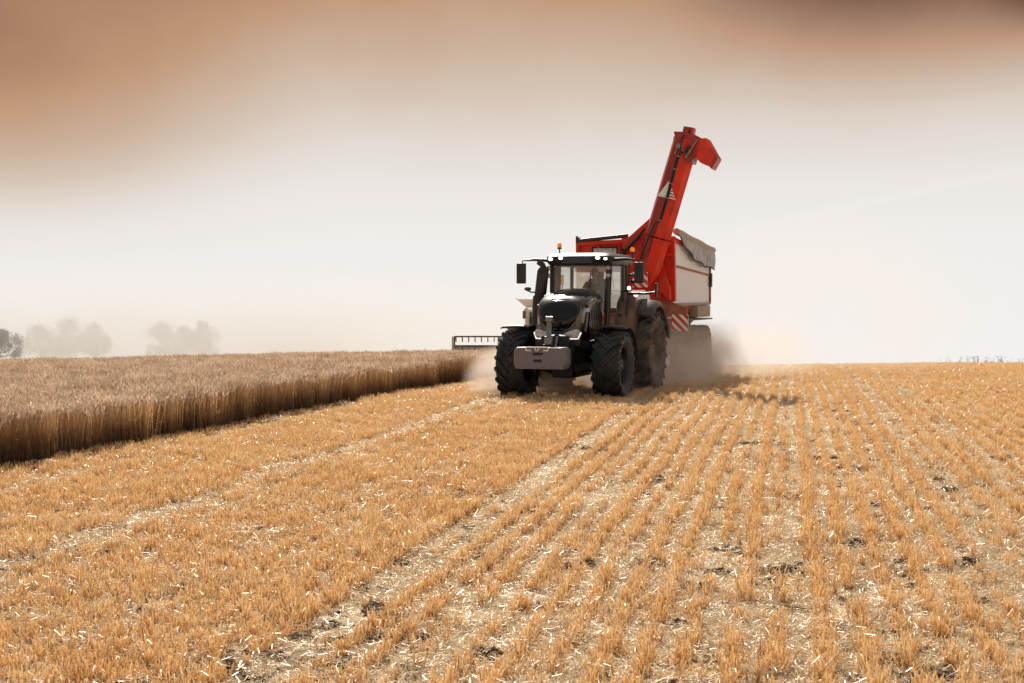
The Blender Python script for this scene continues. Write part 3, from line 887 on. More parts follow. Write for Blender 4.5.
    bm = B(); add_sphere(bm, (1.10, 1.66, 2.60), .045, (1, .4, 1)); obj('lens', bm, M['lamp'], wl)
    # beacons
    for x, y, zb_ in ((-.60, 1.5, 3.40), (1.02, 2.3, 3.30)):
        bm = B()
        if x > 0: add_tube(bm, [(.80, 2.3, 3.3), (x, y, 3.34)], .018, 6)
        add_tube(bm, [(x, y, zb_), (x, y, zb_ + .16)], .016, 6)
        add_tube(bm, [(x, y, zb_ + .15), (x, y, zb_ + .19)], .055, 12)
        bc = obj('beacon', bm, M['hose'], T)
        bm = B(); add_sphere(bm, (x, y, zb_ + .24), .058, (1, 1, 1.15)); obj('lens', bm, M['amber'], bc)
    # mirrors on their arms
    for sg in (-1, 1):
        bm = B()
        add_tube(bm, [(sg * .75, 1.15, 3.27), (sg * 1.15, 1.18, 3.29), (sg * 1.38, 1.2, 3.27)], [.045, .035, .016], 8)
        add_tube(bm, [(sg * 1.36, 1.2, 3.275), (sg * 1.44, 1.2, 3.27), (sg * 1.47, 1.2, 3.2), (sg * 1.47, 1.2, 2.75)], .014, 6)
        add_box(bm, (sg * 1.47, 1.17, 2.96), (.235, .08, .50), rot=(0, 0, R(-8) * sg), bev=.03)
        mi = obj('mirror', bm, M['plastic'], T)
        bm = B(); add_box(bm, (sg * 1.47, 1.21, 2.97), (.19, .012, .42), rot=(0, 0, R(-8) * sg)); obj('mirror_glass', bm, M['mirror'], mi)
    # small lower mirrors and lamps
    bm = B()
    add_tube(bm, [(-.95, 1.2, 2.52), (-1.2, 1.15, 2.50), (-1.33, 1.1, 2.56)], .020, 6)
    add_sphere(bm, (-1.28, 1.10, 2.58), .07, (1.3, .5, .7))
    add_box(bm, (-1.02, 1.18, 2.50), (.22, .06, .05), bev=.01)
    obj('bracket', bm, M['fender'], T)
    bm = B()
    add_tube(bm, [(1.0, 1.9, 2.46), (1.45, 1.9, 2.47), (1.68, 1.9, 2.5)], .028, 8)
    add_box(bm, (1.72, 1.88, 2.55), (.05, .10, .34), bev=.015)
    obj('side_marker', bm, M['plastic'], T)
    bm = B()
    add_sphere(bm, (1.16, 1.85, 2.76), .07, (1.3, .8, .6)); add_sphere(bm, (1.12, 1.85, 2.92), .05, (1.3, .8, .6)); add_tube(bm, [(1.0, 1.95, 2.6), (1.06, 1.9, 3.2)], .014, 6)
    obj('camera', bm, M['hose'], T)
    bm = B()
    add_tube(bm, [(-.98, 3.0, 2.5), (-.98, 3.0, 2.95)], .015, 6)
    tl = obj('tail_lamp', bm, M['hose'], T)
    bm = B(); add_box(bm, (-.98, 2.96, 2.82), (.09, .06, .26), bev=.02); obj('lens', bm, M['redlamp'], tl)
    # --- exhaust stack, air intake
    bm = B()
    def el(c, rx, ry, n=16): return [(c[0] + rx * math.cos(2 * math.pi * k / n), c[1] + ry * math.sin(2 * math.pi * k / n), c[2]) for k in range(n)]
    add_loft(bm, [el((-1.0, 1.0, 1.70), .12, .12), el((-1.0, 1.0, 1.9), .135, .13), el((-.97, 1.0, 2.40), .14, .135), el((-.96, 1.0, 2.42), .12, .12), el((-.93, 1.02, 2.46), .145, .13), el((-.87, 1.04, 3.02), .145, .12), el((-.85, 1.04, 3.10), .11, .10)])
    add_tube(bm, [(-.85, 1.04, 3.05), (-.89, 1.05, 3.16), (-1.0, 1.06, 3.23)], [.08, .07, .065], 12)
    obj('exhaust_stack', bm, M['muffler'], T, 50)
    # --- interior
    bm = B()
    add_box(bm, (.05, 2.35, 2.10), (.52, .50, .14), bev=.05)
    add_box(bm, (.05, 2.62, 2.48), (.50, .13, .72), rot=(R(-8), 0, 0), bev=.05)
    add_box(bm, (.05, 2.70, 2.93), (.28, .1, .18), bev=.04)
    add_box(bm, (.05, 2.35, 1.80), (.30, .30, .48), bev=.03)
    obj('seat', bm, M['seat'], T)
    bm = B()
    add_box(bm, (.48, 2.2, 2.05), (.18, .62, .14), bev=.04)
    obj('console', bm, M['plastic'], T)
    bm = B(); add_box(bm, (.50, 1.85, 2.32), (.04, .22, .26), rot=(0, 0, R(20)), bev=.01); add_tube(bm, [(.5, 1.85, 2.2), (.48, 1.95, 2.1)], .015, 6)
    obj('monitor', bm, M['plastic'], T)
    bm = B(); add_box(bm, (.05, 1.42, 2.0), (.34, .22, .62), bev=.05)
    obj('steering_column', bm, M['plastic'], T)
    bm = B()
    cw = Vector((.05, 1.72, 2.52)); pts = []
    for k in range(25):
        a = 2 * math.pi * k / 24
        pts.append(cw + Vector((.19 * math.cos(a), .19 * math.sin(a) * .78, .19 * math.sin(a) * .62)))
    add_tube(bm, pts, .016, 6, False)
    for k in range(3):
        a = R(90 + 120 * k); add_tube(bm, [cw, cw + Vector((.19 * math.cos(a), .19 * math.sin(a) * .78, .19 * math.sin(a) * .62))], .012, 6)
    add_tube(bm, [cw, (.05, 1.5, 2.24)], .03, 8)
    obj('steering_wheel', bm, M['hose'], T)
    return T
build_tractor()

# ------------------------------------------------------------------ driver
def skin_obj(name, joints, edges, mat, parent, lvl=2):
    me = bpy.data.meshes.new(name)
    me.from_pydata([j[0] for j in joints], edges, [])
    o = bpy.data.objects.new(name, me); COL.objects.link(o)
    if parent: o.parent = parent
    o.modifiers.new('skin', 'SKIN')
    if not me.skin_vertices: me.skin_vertices.new()
    sv = me.skin_vertices[0].data
    for i, j in enumerate(joints):
        r = j[1] if isinstance(j[1], tuple) else (j[1], j[1])
        sv[i].radius = r; sv[i].use_root = (i == 0)
    o.modifiers[0].use_smooth_shade = True
    sb = o.modifiers.new('sub', 'SUBSURF'); sb.levels = lvl; sb.render_levels = lvl
    me.materials.append(mat)
    return o

def build_driver():
    ox, oy = frame_pt(.05, 2.35, YAW, *TO)
    D = thing('person', 'driver in a dark green shirt sitting at the steering wheel behind the windscreen', 'person', (ox, oy, float(gz(*TO)) + .12), YAW)
    # local: seat top 2.02; the person faces -y
    J, E = [], []
    def j(p, r, par=None):
        J.append((p, r))
        if par is not None: E.append((par, len(J) - 1))
        return len(J) - 1
    pel = j((0, .05, 2.11), (.16, .12))
    wa = j((0, .06, 2.27), (.14, .105), pel)
    ch = j((0, .05, 2.44), (.17, .12), wa)
    ub = j((0, .04, 2.56), (.15, .10), ch)
    nk = j((0, .02, 2.66), .055, ub)
    hd0 = j((0, 0, 2.73), (.07, .08), nk)
    hd1 = j((0, -.01, 2.81), (.078, .095), hd0)
    hd2 = j((0, .0, 2.88), (.068, .085), hd1)
    for sg in (-1, 1):
        sh = j((sg * .19, .04, 2.55), .062, ub)
        el_ = j((sg * .27, -.14, 2.34), .043, sh)
        wr = j((sg * .20, -.42, 2.36), .028, el_)
        pm = j((sg * .185, -.50, 2.38), (.036, .022), wr)
        for q in range(4):
            f1 = j((sg * (.16 + .018 * q), -.56, 2.395 + .004 * q), .0095, pm)
            f2 = j((sg * (.158 + .018 * q), -.575, 2.37), .0085, f1)
            j((sg * (.16 + .018 * q), -.55, 2.352), .0075, f2)
        t1 = j((sg * .145, -.50, 2.40), .011, pm); j((sg * .14, -.535, 2.415), .009, t1)
        hp = j((sg * .10, .0, 2.08), .092, pel)
        kn = j((sg * .16, -.42, 2.12), .066, hp)
        ak = j((sg * .15, -.52, 1.70), .045, kn)
        j((sg * .15, -.66, 1.64), (.045, .032), ak)
    body = skin_obj('body', J, E, M['skin'], D)
    # shirt over torso and arms
    J, E = [], []
    pel = j((0, .05, 2.07), (.17, .13)); wa = j((0, .06, 2.27), (.17, .13), pel); ch = j((0, .05, 2.44), (.20, .14), wa); ub = j((0, .045, 2.57), (.17, .115), ch); j((0, .03, 2.62), (.085, .075), ub)
    for sg in (-1, 1):
        sh = j((sg * .20, .04, 2.55), .08, ub); el_ = j((sg * .28, -.14, 2.34), .058, sh); j((sg * .215, -.38, 2.358), .042, el_)
    skin_obj('shirt', J, E, M['cloth'], D)
    J, E = [], []
    pel = j((0, .05, 2.10), (.17, .13))
    for sg in (-1, 1):
        hp = j((sg * .10, .0, 2.09), .105, pel); kn = j((sg * .16, -.42, 2.13), .078, hp); j((sg * .15, -.52, 1.74), .06, kn)
    skin_obj('trousers', J, E, M['trousers'], D)
    bm = B()
    add_sphere(bm, (0, .015, 2.865), .098, (1, 1.12, .95))
    for v in list(bm.verts):
        if v.co.z < 2.83 or (v.co.y < -.06 and v.co.z < 2.90): v.co = Vector((0, .03, 2.86)) + (v.co - Vector((0, .03, 2.86))) * .6
    obj('hair', bm, M['hair'], D, 80)
    bm = B()
    add_loft(bm, [[(-.012, -.085, 2.775), (.012, -.085, 2.775), (0, -.12, 2.775)], [(-.008, -.085, 2.82), (.008, -.085, 2.82), (0, -.098, 2.82)]])
    obj('nose', bm, M['skin'], D, 60)
    for sg in (-1, 1):
        bm = B(); add_sphere(bm, (sg * .088, .0, 2.80), .026, (.4, .8, 1.2), 8, 6); obj('ear', bm, M['skin'], D, 60)
        bm = B(); add_sphere(bm, (sg * .03, -.094, 2.825), .010, u=8, v=6); obj('eye', bm, M['eye'], D, 60)
    bm = B(); add_box(bm, (0, -.094, 2.755), (.042, .01, .008)); obj('mouth', bm, M['eye'], D, 60)
build_driver()

# ------------------------------------------------------------------ grain cart
CO = frame_pt(-.24, 10.0, YAW, 1.14, 33.07)
CZ = float(gz(*CO))
def build_cart():
    C = thing('grain_cart', 'red grain cart with a raised unloading auger behind the tractor', 'grain cart', (CO[0], CO[1], CZ), YAW)
    dz = -CZ
    hx, y0, y1 = 1.36, -3.2, 2.05
    def sag(o):        # the top of the bin falls towards the rear
        for v in o.data.vertices:
            if v.co.z > 2.1 + dz: v.co.z -= .067 * (v.co.y - y0) * (v.co.z - 2.1 - dz) / 1.9
    zt, zr = 3.92 + dz, 3.86 + dz
    def Q(z): return z + dz
    # bin shell: upright sides, hopper below
    bm = B()
    def rect(hw, a, b_, z0, z1=None): return [(-hw, a, z0), (hw, a, z0), (hw, b_, z1 or z0), (-hw, b_, z1 or z0)]
    add_loft(bm, [rect(.55, y0 + 1.6, y1 - 1.2, Q(1.05)), rect(1.30, y0 + .5, y1 - .1, Q(2.02)), rect(1.32, y0 + .16, y1, Q(2.2)), rect(1.32, y0 + .10, y1, Q(3.84))], caps=True)
    sag(obj('bin', bm, M['red_dusty'], C, 20))
    # front wall plate, red, with ribs
    bm = B()
    add_prism(bm, [(-hx, Q(2.25)), (hx - .02, Q(2.25)), (hx - .02, zt - .05), (-hx, zt - .16)], 'y', y0 + .04, y0 + .09)
    for x in (-1.33, -.75, -.15, 1.0):
        add_box(bm, (x, y0, Q(2.99)), (.07, .09, 1.55), bev=.01)
    add_box(bm, (0, y0, Q(3.50)), (2.66, .08, .07), bev=.01)
    add_box(bm, (0, y0, Q(2.60)), (2.66, .08, .07), bev=.01)
    obj('front_wall', bm, M['red'], C)
    bm = B()
    add_box(bm, (0, y0 + .02, zt - .05), (2 * hx + .08, .14, .12), rot=(0, R(-2.2), 0), bev=.02)
    add_box(bm, (0, y1 - .02, zt), (2 * hx + .08, .14, .12), bev=.02)
    for sg in (-1, 1): add_box(bm, (sg * hx, (y0 + y1) / 2, zt), (.12, y1 - y0 - .15, .12), bev=.02)
    sag(obj('top_rail', bm, M['red'], C))
    # dark tarp rolled along the front edge
    bm = B()
    add_tube(bm, [(-1.36, y0 - .02, Q(3.90)), (-.8, y0 - .03, Q(3.95)), (.1, y0 - .02, Q(4.03))], .055, 10)
    add_box(bm, (-1.37, y0 - .02, Q(3.94)), (.05, .08, .2), bev=.01)
    obj('front_roll', bm, M['muffler'], C)
    # side posts
    for sg in (-1, 1):
        bm = B()
        add_prism(bm, [(y0 - .02, Q(4.0)), (y0 + .14, Q(4.0)), (y0 + .30, Q(2.25)), (y0 + .12, Q(2.20))], 'x', sg * (hx - .06), sg * (hx + .05))
        obj('corner_post', bm, M['red'], C)
        bm = B()
        add_box(bm, (sg * (hx + .005), y1 - .04, Q(3.0)), (.09, .10, 1.74), bev=.01)
        sag(obj('rear_post', bm, M['red_dusty'], C))
        # ribbed white side panel
        bm = B()
        ys = np.arange(y0 + .22, y1 - .10, .14)
        top, bot = Q(3.22), Q(2.14)
        f = []
        for i, y in enumerate(ys):
            xo = sg * (hx - .03 + (.035 if i % 2 else 0))
            f.append((xo, y))
        vb = [bm.verts.new((x, y, bot)) for x, y in f]; vt = [bm.verts.new((x, y, top)) for x, y in f]
        for i in range(len(f) - 1): bm.faces.new((vb[i], vb[i + 1], vt[i + 1], vt[i]))
        sag(obj('side_panel', bm, M['panel'], C, 10))
        bm = B()
        add_prism(bm, [(y0 + .20, Q(3.24)), (y1 - .1, Q(3.24)), (y1 - .1, Q(3.84)), (y0 + .18, Q(3.84))], 'x', sg * (hx - .04), sg * (hx + .004))
        sag(obj('upper_panel', bm, M['panel'], C))
        bm = B(); add_box(bm, (sg * (hx + .02), (y0 + y1) / 2 + .05, Q(3.20)), (.05, y1 - y0 - .35, .06), bev=.008)
        sag(obj('side_rail', bm, M['red_dusty'], C))
        bm = B(); add_box(bm, (sg * (hx + .01), (y0 + y1) / 2 + .05, Q(2.12)), (.07, y1 - y0 - .3, .08), bev=.01)
        obj('lower_rail', bm, M['box'], C)
        bm = B(); add_box(bm, (sg * (hx + .07), y1 - .12, Q(2.85)), (.06, .14, .42), bev=.015)
        obj('latch', bm, M['muffler'], C)
    # roll of cover cloth along the right-hand top edge with the cloth hanging from it
    bm = B()
    pts = [(hx + .08, y0 + .1 + k * (y1 - y0) / 8, Q(4.13 - .045 * k + .012 * math.sin(k * 1.7))) for k in range(9)]
    add_tube(bm, pts, .095, 12)
    rl = obj('cover_roll', bm, M['roll'], C, 50)
    bm = B(); g = []
    nyy, nz_ = 34, 12
    for i in range(nyy + 1):
        t = i / nyy; y = y0 + .15 + t * (y1 - y0 - .05)
        low = float(np.interp(t, [0, .15, .35, .7, .9, 1], [3.98, 3.76, 3.45, 3.24, 3.22, 3.16])) + .02 * math.sin(t * 26)
        row = []
        for q in range(nz_ + 1):
            s_ = q / nz_; z_ = 4.08 - .36 * t - s_ * (4.08 - .36 * t - low)
            x = hx + .13 + .035 * math.sin(t * 21 + s_ * 2) * s_ + .05 * math.sin(t * 7 + 1) * s_ * (1 - s_) * 2 + .02 * s_
            row.append(bm.verts.new((x, y, Q(z_))))
        g.append(row)
    for i in range(nyy):
        for q in range(nz_): bm.faces.new((g[i][q], g[i + 1][q], g[i + 1][q + 1], g[i][q + 1]))
    obj('cover_cloth', bm, M['tarp'], C, 60)
    bm = B()
    pts = []
    for i in range(0, nyy + 1, 2):
        t = i / nyy; y = y0 + .15 + t * (y1 - y0 - .05)
        low = float(np.interp(t, [0, .15, .35, .7, .9, 1], [3.98, 3.76, 3.45, 3.24, 3.22, 3.16])) + .02 * math.sin(t * 26)
        pts.append((hx + .16 + .035 * math.sin(t * 21 + 2), y, Q(low)))
    add_tube(bm, pts, .022, 6)
    obj('cover_hem', bm, M['muffler'], C)
    # --- auger
    ya = y0 - .42
    ax1 = Vector((1.822, ya, Q(6.56)))
    ax0 = Vector((1.822 - .3008 * (6.56 - 2.75), ya, Q(2.75)))
    d = (ax1 - ax0).normalized(); px = Vector((d.z, 0, -d.x)); py = Vector((0, 1, 0))
    def aug_ring(t, r, n=8, ph=-math.pi / 2):
        c = ax0 + d * t
        return [c + px * r * math.cos(2 * math.pi * k / n + ph) + py * r * math.sin(2 * math.pi * k / n + ph) for k in range(n)]
    Lt = (ax1 - ax0).length
    split = 1.25
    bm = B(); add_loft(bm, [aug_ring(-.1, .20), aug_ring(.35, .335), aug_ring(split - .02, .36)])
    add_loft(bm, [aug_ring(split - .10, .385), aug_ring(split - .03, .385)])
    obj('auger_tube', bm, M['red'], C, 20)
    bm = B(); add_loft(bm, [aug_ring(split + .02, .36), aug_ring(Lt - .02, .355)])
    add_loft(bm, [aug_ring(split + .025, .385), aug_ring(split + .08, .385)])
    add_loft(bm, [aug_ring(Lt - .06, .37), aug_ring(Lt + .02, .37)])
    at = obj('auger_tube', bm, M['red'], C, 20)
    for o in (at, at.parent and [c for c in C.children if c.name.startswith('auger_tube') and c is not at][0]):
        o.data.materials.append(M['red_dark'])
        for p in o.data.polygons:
            if p.normal.dot(px) < -.12 and p.normal.y < .3: p.material_index = 1  # left-facing faces get the darker red: the tube's shaded side is painted in
    # gusset and folding arm joining the tube to the wall
    bm = B()
    add_prism(bm, [(-.02, Q(3.95)), (.20, Q(3.99)), (.82, Q(4.52)), (1.0, Q(4.3)), (.98, Q(3.9)), (.80, Q(3.0)), (.5, Q(2.6)), (.10, Q(3.2))], 'y', ya + .15, ya + .32)
    add_prism(bm, [(.75, Q(2.5)), (1.05, Q(2.5)), (1.34, Q(2.25)), (1.34, Q(2.5)), (1.1, Q(3.3)), (.95, Q(3.3))], 'y', ya + .18, ya + .34)
    obj('auger_bracket', bm, M['red'], C)
    bm = B()
    add_tube(bm, [(.05, ya + .05, Q(3.55)), (.50, ya - .05, Q(3.95)), (.72, ya - .14, Q(4.22))], [.055, .05, .028], 8)
    add_tube(bm, [(.0, ya + .1, Q(3.5)), (.1, ya, Q(3.6))], .08, 10)
    obj('hydraulic_ram', bm, M['muffler'], C)
    # hydraulic hoses with clamps up the tube
    yh_ = ya - .42
    bm = B()
    def ap(t, off, y=yh_): return ax0 + d * t + px * off + Vector((0, y - ya, 0))
    add_tube(bm, [ap(.55, -.20, yh_ + .1), ap(1.0, -.16), ap(1.30, -.14), ap(1.62, -.08), ap(1.70, .02), ap(1.9, .02), ap(2.4, .02), ap(3.0, .0), ap(3.45, -.02), ap(3.62, .06), ap(3.66, .16), ap(3.85, .2)], .026, 6)
    add_tube(bm, [ap(1.7, .06), ap(2.4, .06), ap(3.0, .045), ap(3.5, .03), ap(3.75, .0), ap(3.95, -.03), ap(4.12, 0)], .018, 6)
    obj('hose', bm, M['hose'], at)
    for t in (1.72, 2.35, 2.75, 3.15, 3.5):
        bm = B(); add_box(bm, ap(t, .035), (.12, .05, .035), rot=(0, math.atan2(d.x, d.z), 0), bev=.008)
        obj('hose_clamp', bm, M['steel'], at)
    # triangle emblem: plain left half, striped right half
    bm = B()
    def tp(x, z): return (x, ya - .318, Q(z))
    fy0, fy1 = ya - .30, ya - .395
    ax_, az_ = 1.44, 5.46; lx, lz = 1.12, 5.06; rx_, rz_ = 1.60, 4.93
    mx_, mz_ = lx + (rx_ - lx) * .55, lz + (rz_ - lz) * .55
    add_prism(bm, [(ax_, Q(az_)), (lx, Q(lz)), (mx_, Q(mz_))], 'y', fy0, fy1)
    for q in range(5):
        t0, t1 = .28 + q * .155, .28 + q * .155 + .085
        a0 = (ax_ + (mx_ - ax_) * t0, az_ + (mz_ - az_) * t0); a1 = (ax_ + (mx_ - ax_) * t1, az_ + (mz_ - az_) * t1)
        b0 = (ax_ + (rx_ - ax_) * t0, az_ + (rz_ - az_) * t0); b1 = (ax_ + (rx_ - ax_) * t1, az_ + (rz_ - az_) * t1)
        add_prism(bm, [(a0[0], Q(a0[1])), (b0[0], Q(b0[1])), (b1[0], Q(b1[1])), (a1[0], Q(a1[1]))], 'y', fy0, fy1)
    obj('emblem', bm, M['white'], at)
    # head: elbow box, pivoting chute, motor
    bm = B()
    el_poly = [(1.54, 6.78), (1.83, 6.76), (2.14, 6.66), (2.33, 6.55), (2.30, 6.24), (2.22, 6.06), (2.08, 6.10), (2.03, 5.92), (1.72, 5.95)]
    el_poly = [(x, Q(z)) for x, z in el_poly]
    add_prism(bm, el_poly, 'y', ya - .30, ya + .30)
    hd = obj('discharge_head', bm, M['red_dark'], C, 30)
    bm = B()
    add_loft(bm, [[(2.26, ya - .34, Q(6.70)), (2.26, ya + .34, Q(6.70)), (2.20, ya + .34, Q(6.18)), (2.20, ya - .34, Q(6.18))],
                  [(2.46, ya - .32, Q(6.71)), (2.46, ya + .32, Q(6.71)), (2.32, ya + .32, Q(6.05)), (2.32, ya - .32, Q(6.05))],
                  [(2.72, ya - .27, Q(6.26)), (2.72, ya + .27, Q(6.26)), (2.54, ya + .27, Q(5.96)), (2.54, ya - .27, Q(5.96))]])
    bmesh.ops.translate(bm, verts=bm.verts, vec=(-.04, 0, -.14))
    ch = obj('chute', bm, M['red'], C, 20)
    bm = B()
    add_loft(bm, [[(2.715, ya - .275, Q(6.27)), (2.715, ya + .275, Q(6.27)), (2.53, ya + .275, Q(5.965)), (2.53, ya - .275, Q(5.965))],
                  [(2.775, ya - .27, Q(6.17)), (2.775, ya + .27, Q(6.17)), (2.61, ya + .27, Q(5.88)), (2.61, ya - .27, Q(5.88))]])
    bmesh.ops.translate(bm, verts=bm.verts, vec=(-.04, 0, -.14))
    obj('rubber_lip', bm, M['red_dark'], ch)
    bm = B()
    add_box(bm, (1.86, ya, Q(6.98)), (.30, .30, .20), rot=(0, R(12), 0), bev=.03)
    add_tube(bm, [(1.78, ya - .2, Q(6.85)), (1.86, ya - .2, Q(7.02))], .07, 8)
    add_tube(bm, [(1.95, ya - .2, Q(6.88)), (1.98, ya - .2, Q(7.02))], .05, 8)
    bmesh.ops.translate(bm, verts=bm.verts, vec=(.04, 0, -.17))
    obj('motor', bm, M['red_dark'], hd)
    bm = B()
    add_tube(bm, [(1.92, ya - .36, Q(6.22)), (2.06, ya - .38, Q(6.42))], .045, 8)
    add_tube(bm, [(2.06, ya - .38, Q(6.42)), (2.24, ya - .38, Q(6.68))], .022, 8)
    add_box(bm, (1.75, ya - .34, Q(6.55)), (.16, .06, .10), bev=.01)
    add_tube(bm, [(1.62, ya - .33, Q(6.3)), (1.70, ya - .36, Q(6.5)), (1.85, ya - .36, Q(6.42)), (1.95, ya - .36, Q(6.24))], .02, 6)
    add_box(bm, (2.16, ya - .34, Q(6.12)), (.08, .05, .08), bev=.01)
    bmesh.ops.translate(bm, verts=bm.verts, vec=(-.04, 0, -.15))
    obj('tilt_ram', bm, M['steel'], hd)
    # --- warning boards
    def board(cx, cy, cz, s_, arm):
        bm = B(); add_box(bm, (cx, cy + .012, cz), (s_, .02, s_)); add_tube(bm, arm, .03, 6)
        bd = obj('warning_board', bm, M['white'], C)
        bm = B()
        for q in (-1.5, -.5, .5, 1.5):       # diagonal red bands clipped to the square
            off = q * s_ * .5; w_ = s_ * .25
            def clip(poly, f):
                out = []
                for i in range(len(poly)):
                    a, b_ = poly[i], poly[(i + 1) % len(poly)]
                    fa, fb = f(a), f(b_)
                    if fa >= 0: out.append(a)
                    if fa * fb < 0:
                        t = fa / (fa - fb); out.append((a[0] + (b_[0] - a[0]) * t, a[1] + (b_[1] - a[1]) * t))
                return out
            sq = [(-s_ / 2, -s_ / 2), (s_ / 2, -s_ / 2), (s_ / 2, s_ / 2), (-s_ / 2, s_ / 2)]
            pl = clip(sq, lambda p: (p[0] + p[1]) - (off * 1 - w_ / 2 * 1.0)); pl = clip(pl, lambda p: (off + w_ / 2) - (p[0] + p[1])) if pl else pl
            if pl and len(pl) > 2: add_prism(bm, [(cx + p[0], cz + p[1]) for p in pl], 'y', cy + .001, cy - .004)
        obj('stripe', bm, M['warn_red'], bd, 0)
    board(1.555, y0 + .10, Q(1.62), .46, [(1.0, y0 + .3, Q(1.75)), (1.4, y0 + .14, Q(1.75))])
    board(.62, ya - .30, Q(2.80), .42, [(.62, ya - .2, Q(2.8)), (.62, ya + .1, Q(2.7))])
    board(-1.55, y0 + .10, Q(1.62), .46, [(-1.0, y0 + .3, Q(1.75)), (-1.4, y0 + .14, Q(1.75))])
    # brackets, toolbox, fenders
    bm = B()
    add_prism(bm, [(.9, Q(2.15)), (1.2, Q(2.22)), (1.72, Q(2.02)), (1.72, Q(1.86)), (1.3, Q(1.9)), (1.0, Q(1.6))], 'y', y0 + .2, y0 + .34)
    obj('board_bracket', bm, M['red_dusty'], C); bm = B()
    add_prism(bm, [(-1.72, Q(1.86)), (-1.72, Q(2.02)), (-1.2, Q(2.22)), (-.9, Q(2.15)), (-1.0, Q(1.6)), (-1.3, Q(1.9))], 'y', y0 + .2, y0 + .34)
    obj('board_bracket', bm, M['red_dusty'], C)
    for sg in (-1, 1):
        bm = B(); add_box(bm, (sg * 1.34, .7, Q(1.90)), (.26, 1.9, .34), bev=.03)
        obj('toolbox', bm, M['box'], C)
        bm = B()
        add_box(bm, (sg * 1.18, .3, Q(1.67)), (.60, 3.3, .05), bev=.02)
        add_prism(bm, [(-1.42, Q(1.68)), (-1.38, Q(1.70)), (-1.58, Q(1.25)), (-1.62, Q(1.25))], 'x', sg * .90, sg * 1.51)
        obj('mudguard', bm, M['rim_dusty'], C)
        for yy in (-.55, 1.20):
            wheel(C, (sg * 1.16, yy, .80), .80, .62, .42, sg, M['rubber_dusty'], M['rim_dusty'], 18)
    bm = B()
    add_box(bm, (0, .2, 1.05), (.5, 4.8, .30), bev=.03)
    add_box(bm, (0, y0 + .45, 1.15), (2.5, .2, .3), bev=.03)
    add_tube(bm, [(-1, -.55, .8), (1, -.55, .8)], .09, 8); add_tube(bm, [(-1, 1.2, .8), (1, 1.2, .8)], .09, 8)
    add_box(bm, (1.25, y0 + .5, .98), (.35, .25, .35), bev=.03)
    obj('chassis', bm, M['chassis'], C)
    bm = B()
    add_tube(bm, [(.4, y0 + .5, 1.0), (.12, -5.0, .75), (.2, -6.1, .68)], .10, 8)
    add_tube(bm, [(-.4, y0 + .5, 1.0), (.12, -5.0, .75)], .09, 8)
    add_tube(bm, [(.1, -4.8, .75), (.1, -4.8, .25)], .05, 8)
    obj('drawbar', bm, M['red_dusty'], C)
    # small pale front window in the bin wall
    bm = B(); add_box(bm, (-.55, y0 - .03, Q(3.58)), (.75, .03, .30), bev=.04)
    wf = obj('inspection_window', bm, M['plastic'], C)
    bm = B(); add_box(bm, (-.55, y0 - .05, Q(3.58)), (.66, .02, .22), bev=.008); obj('pane', bm, M['lens'], wf)
build_cart()

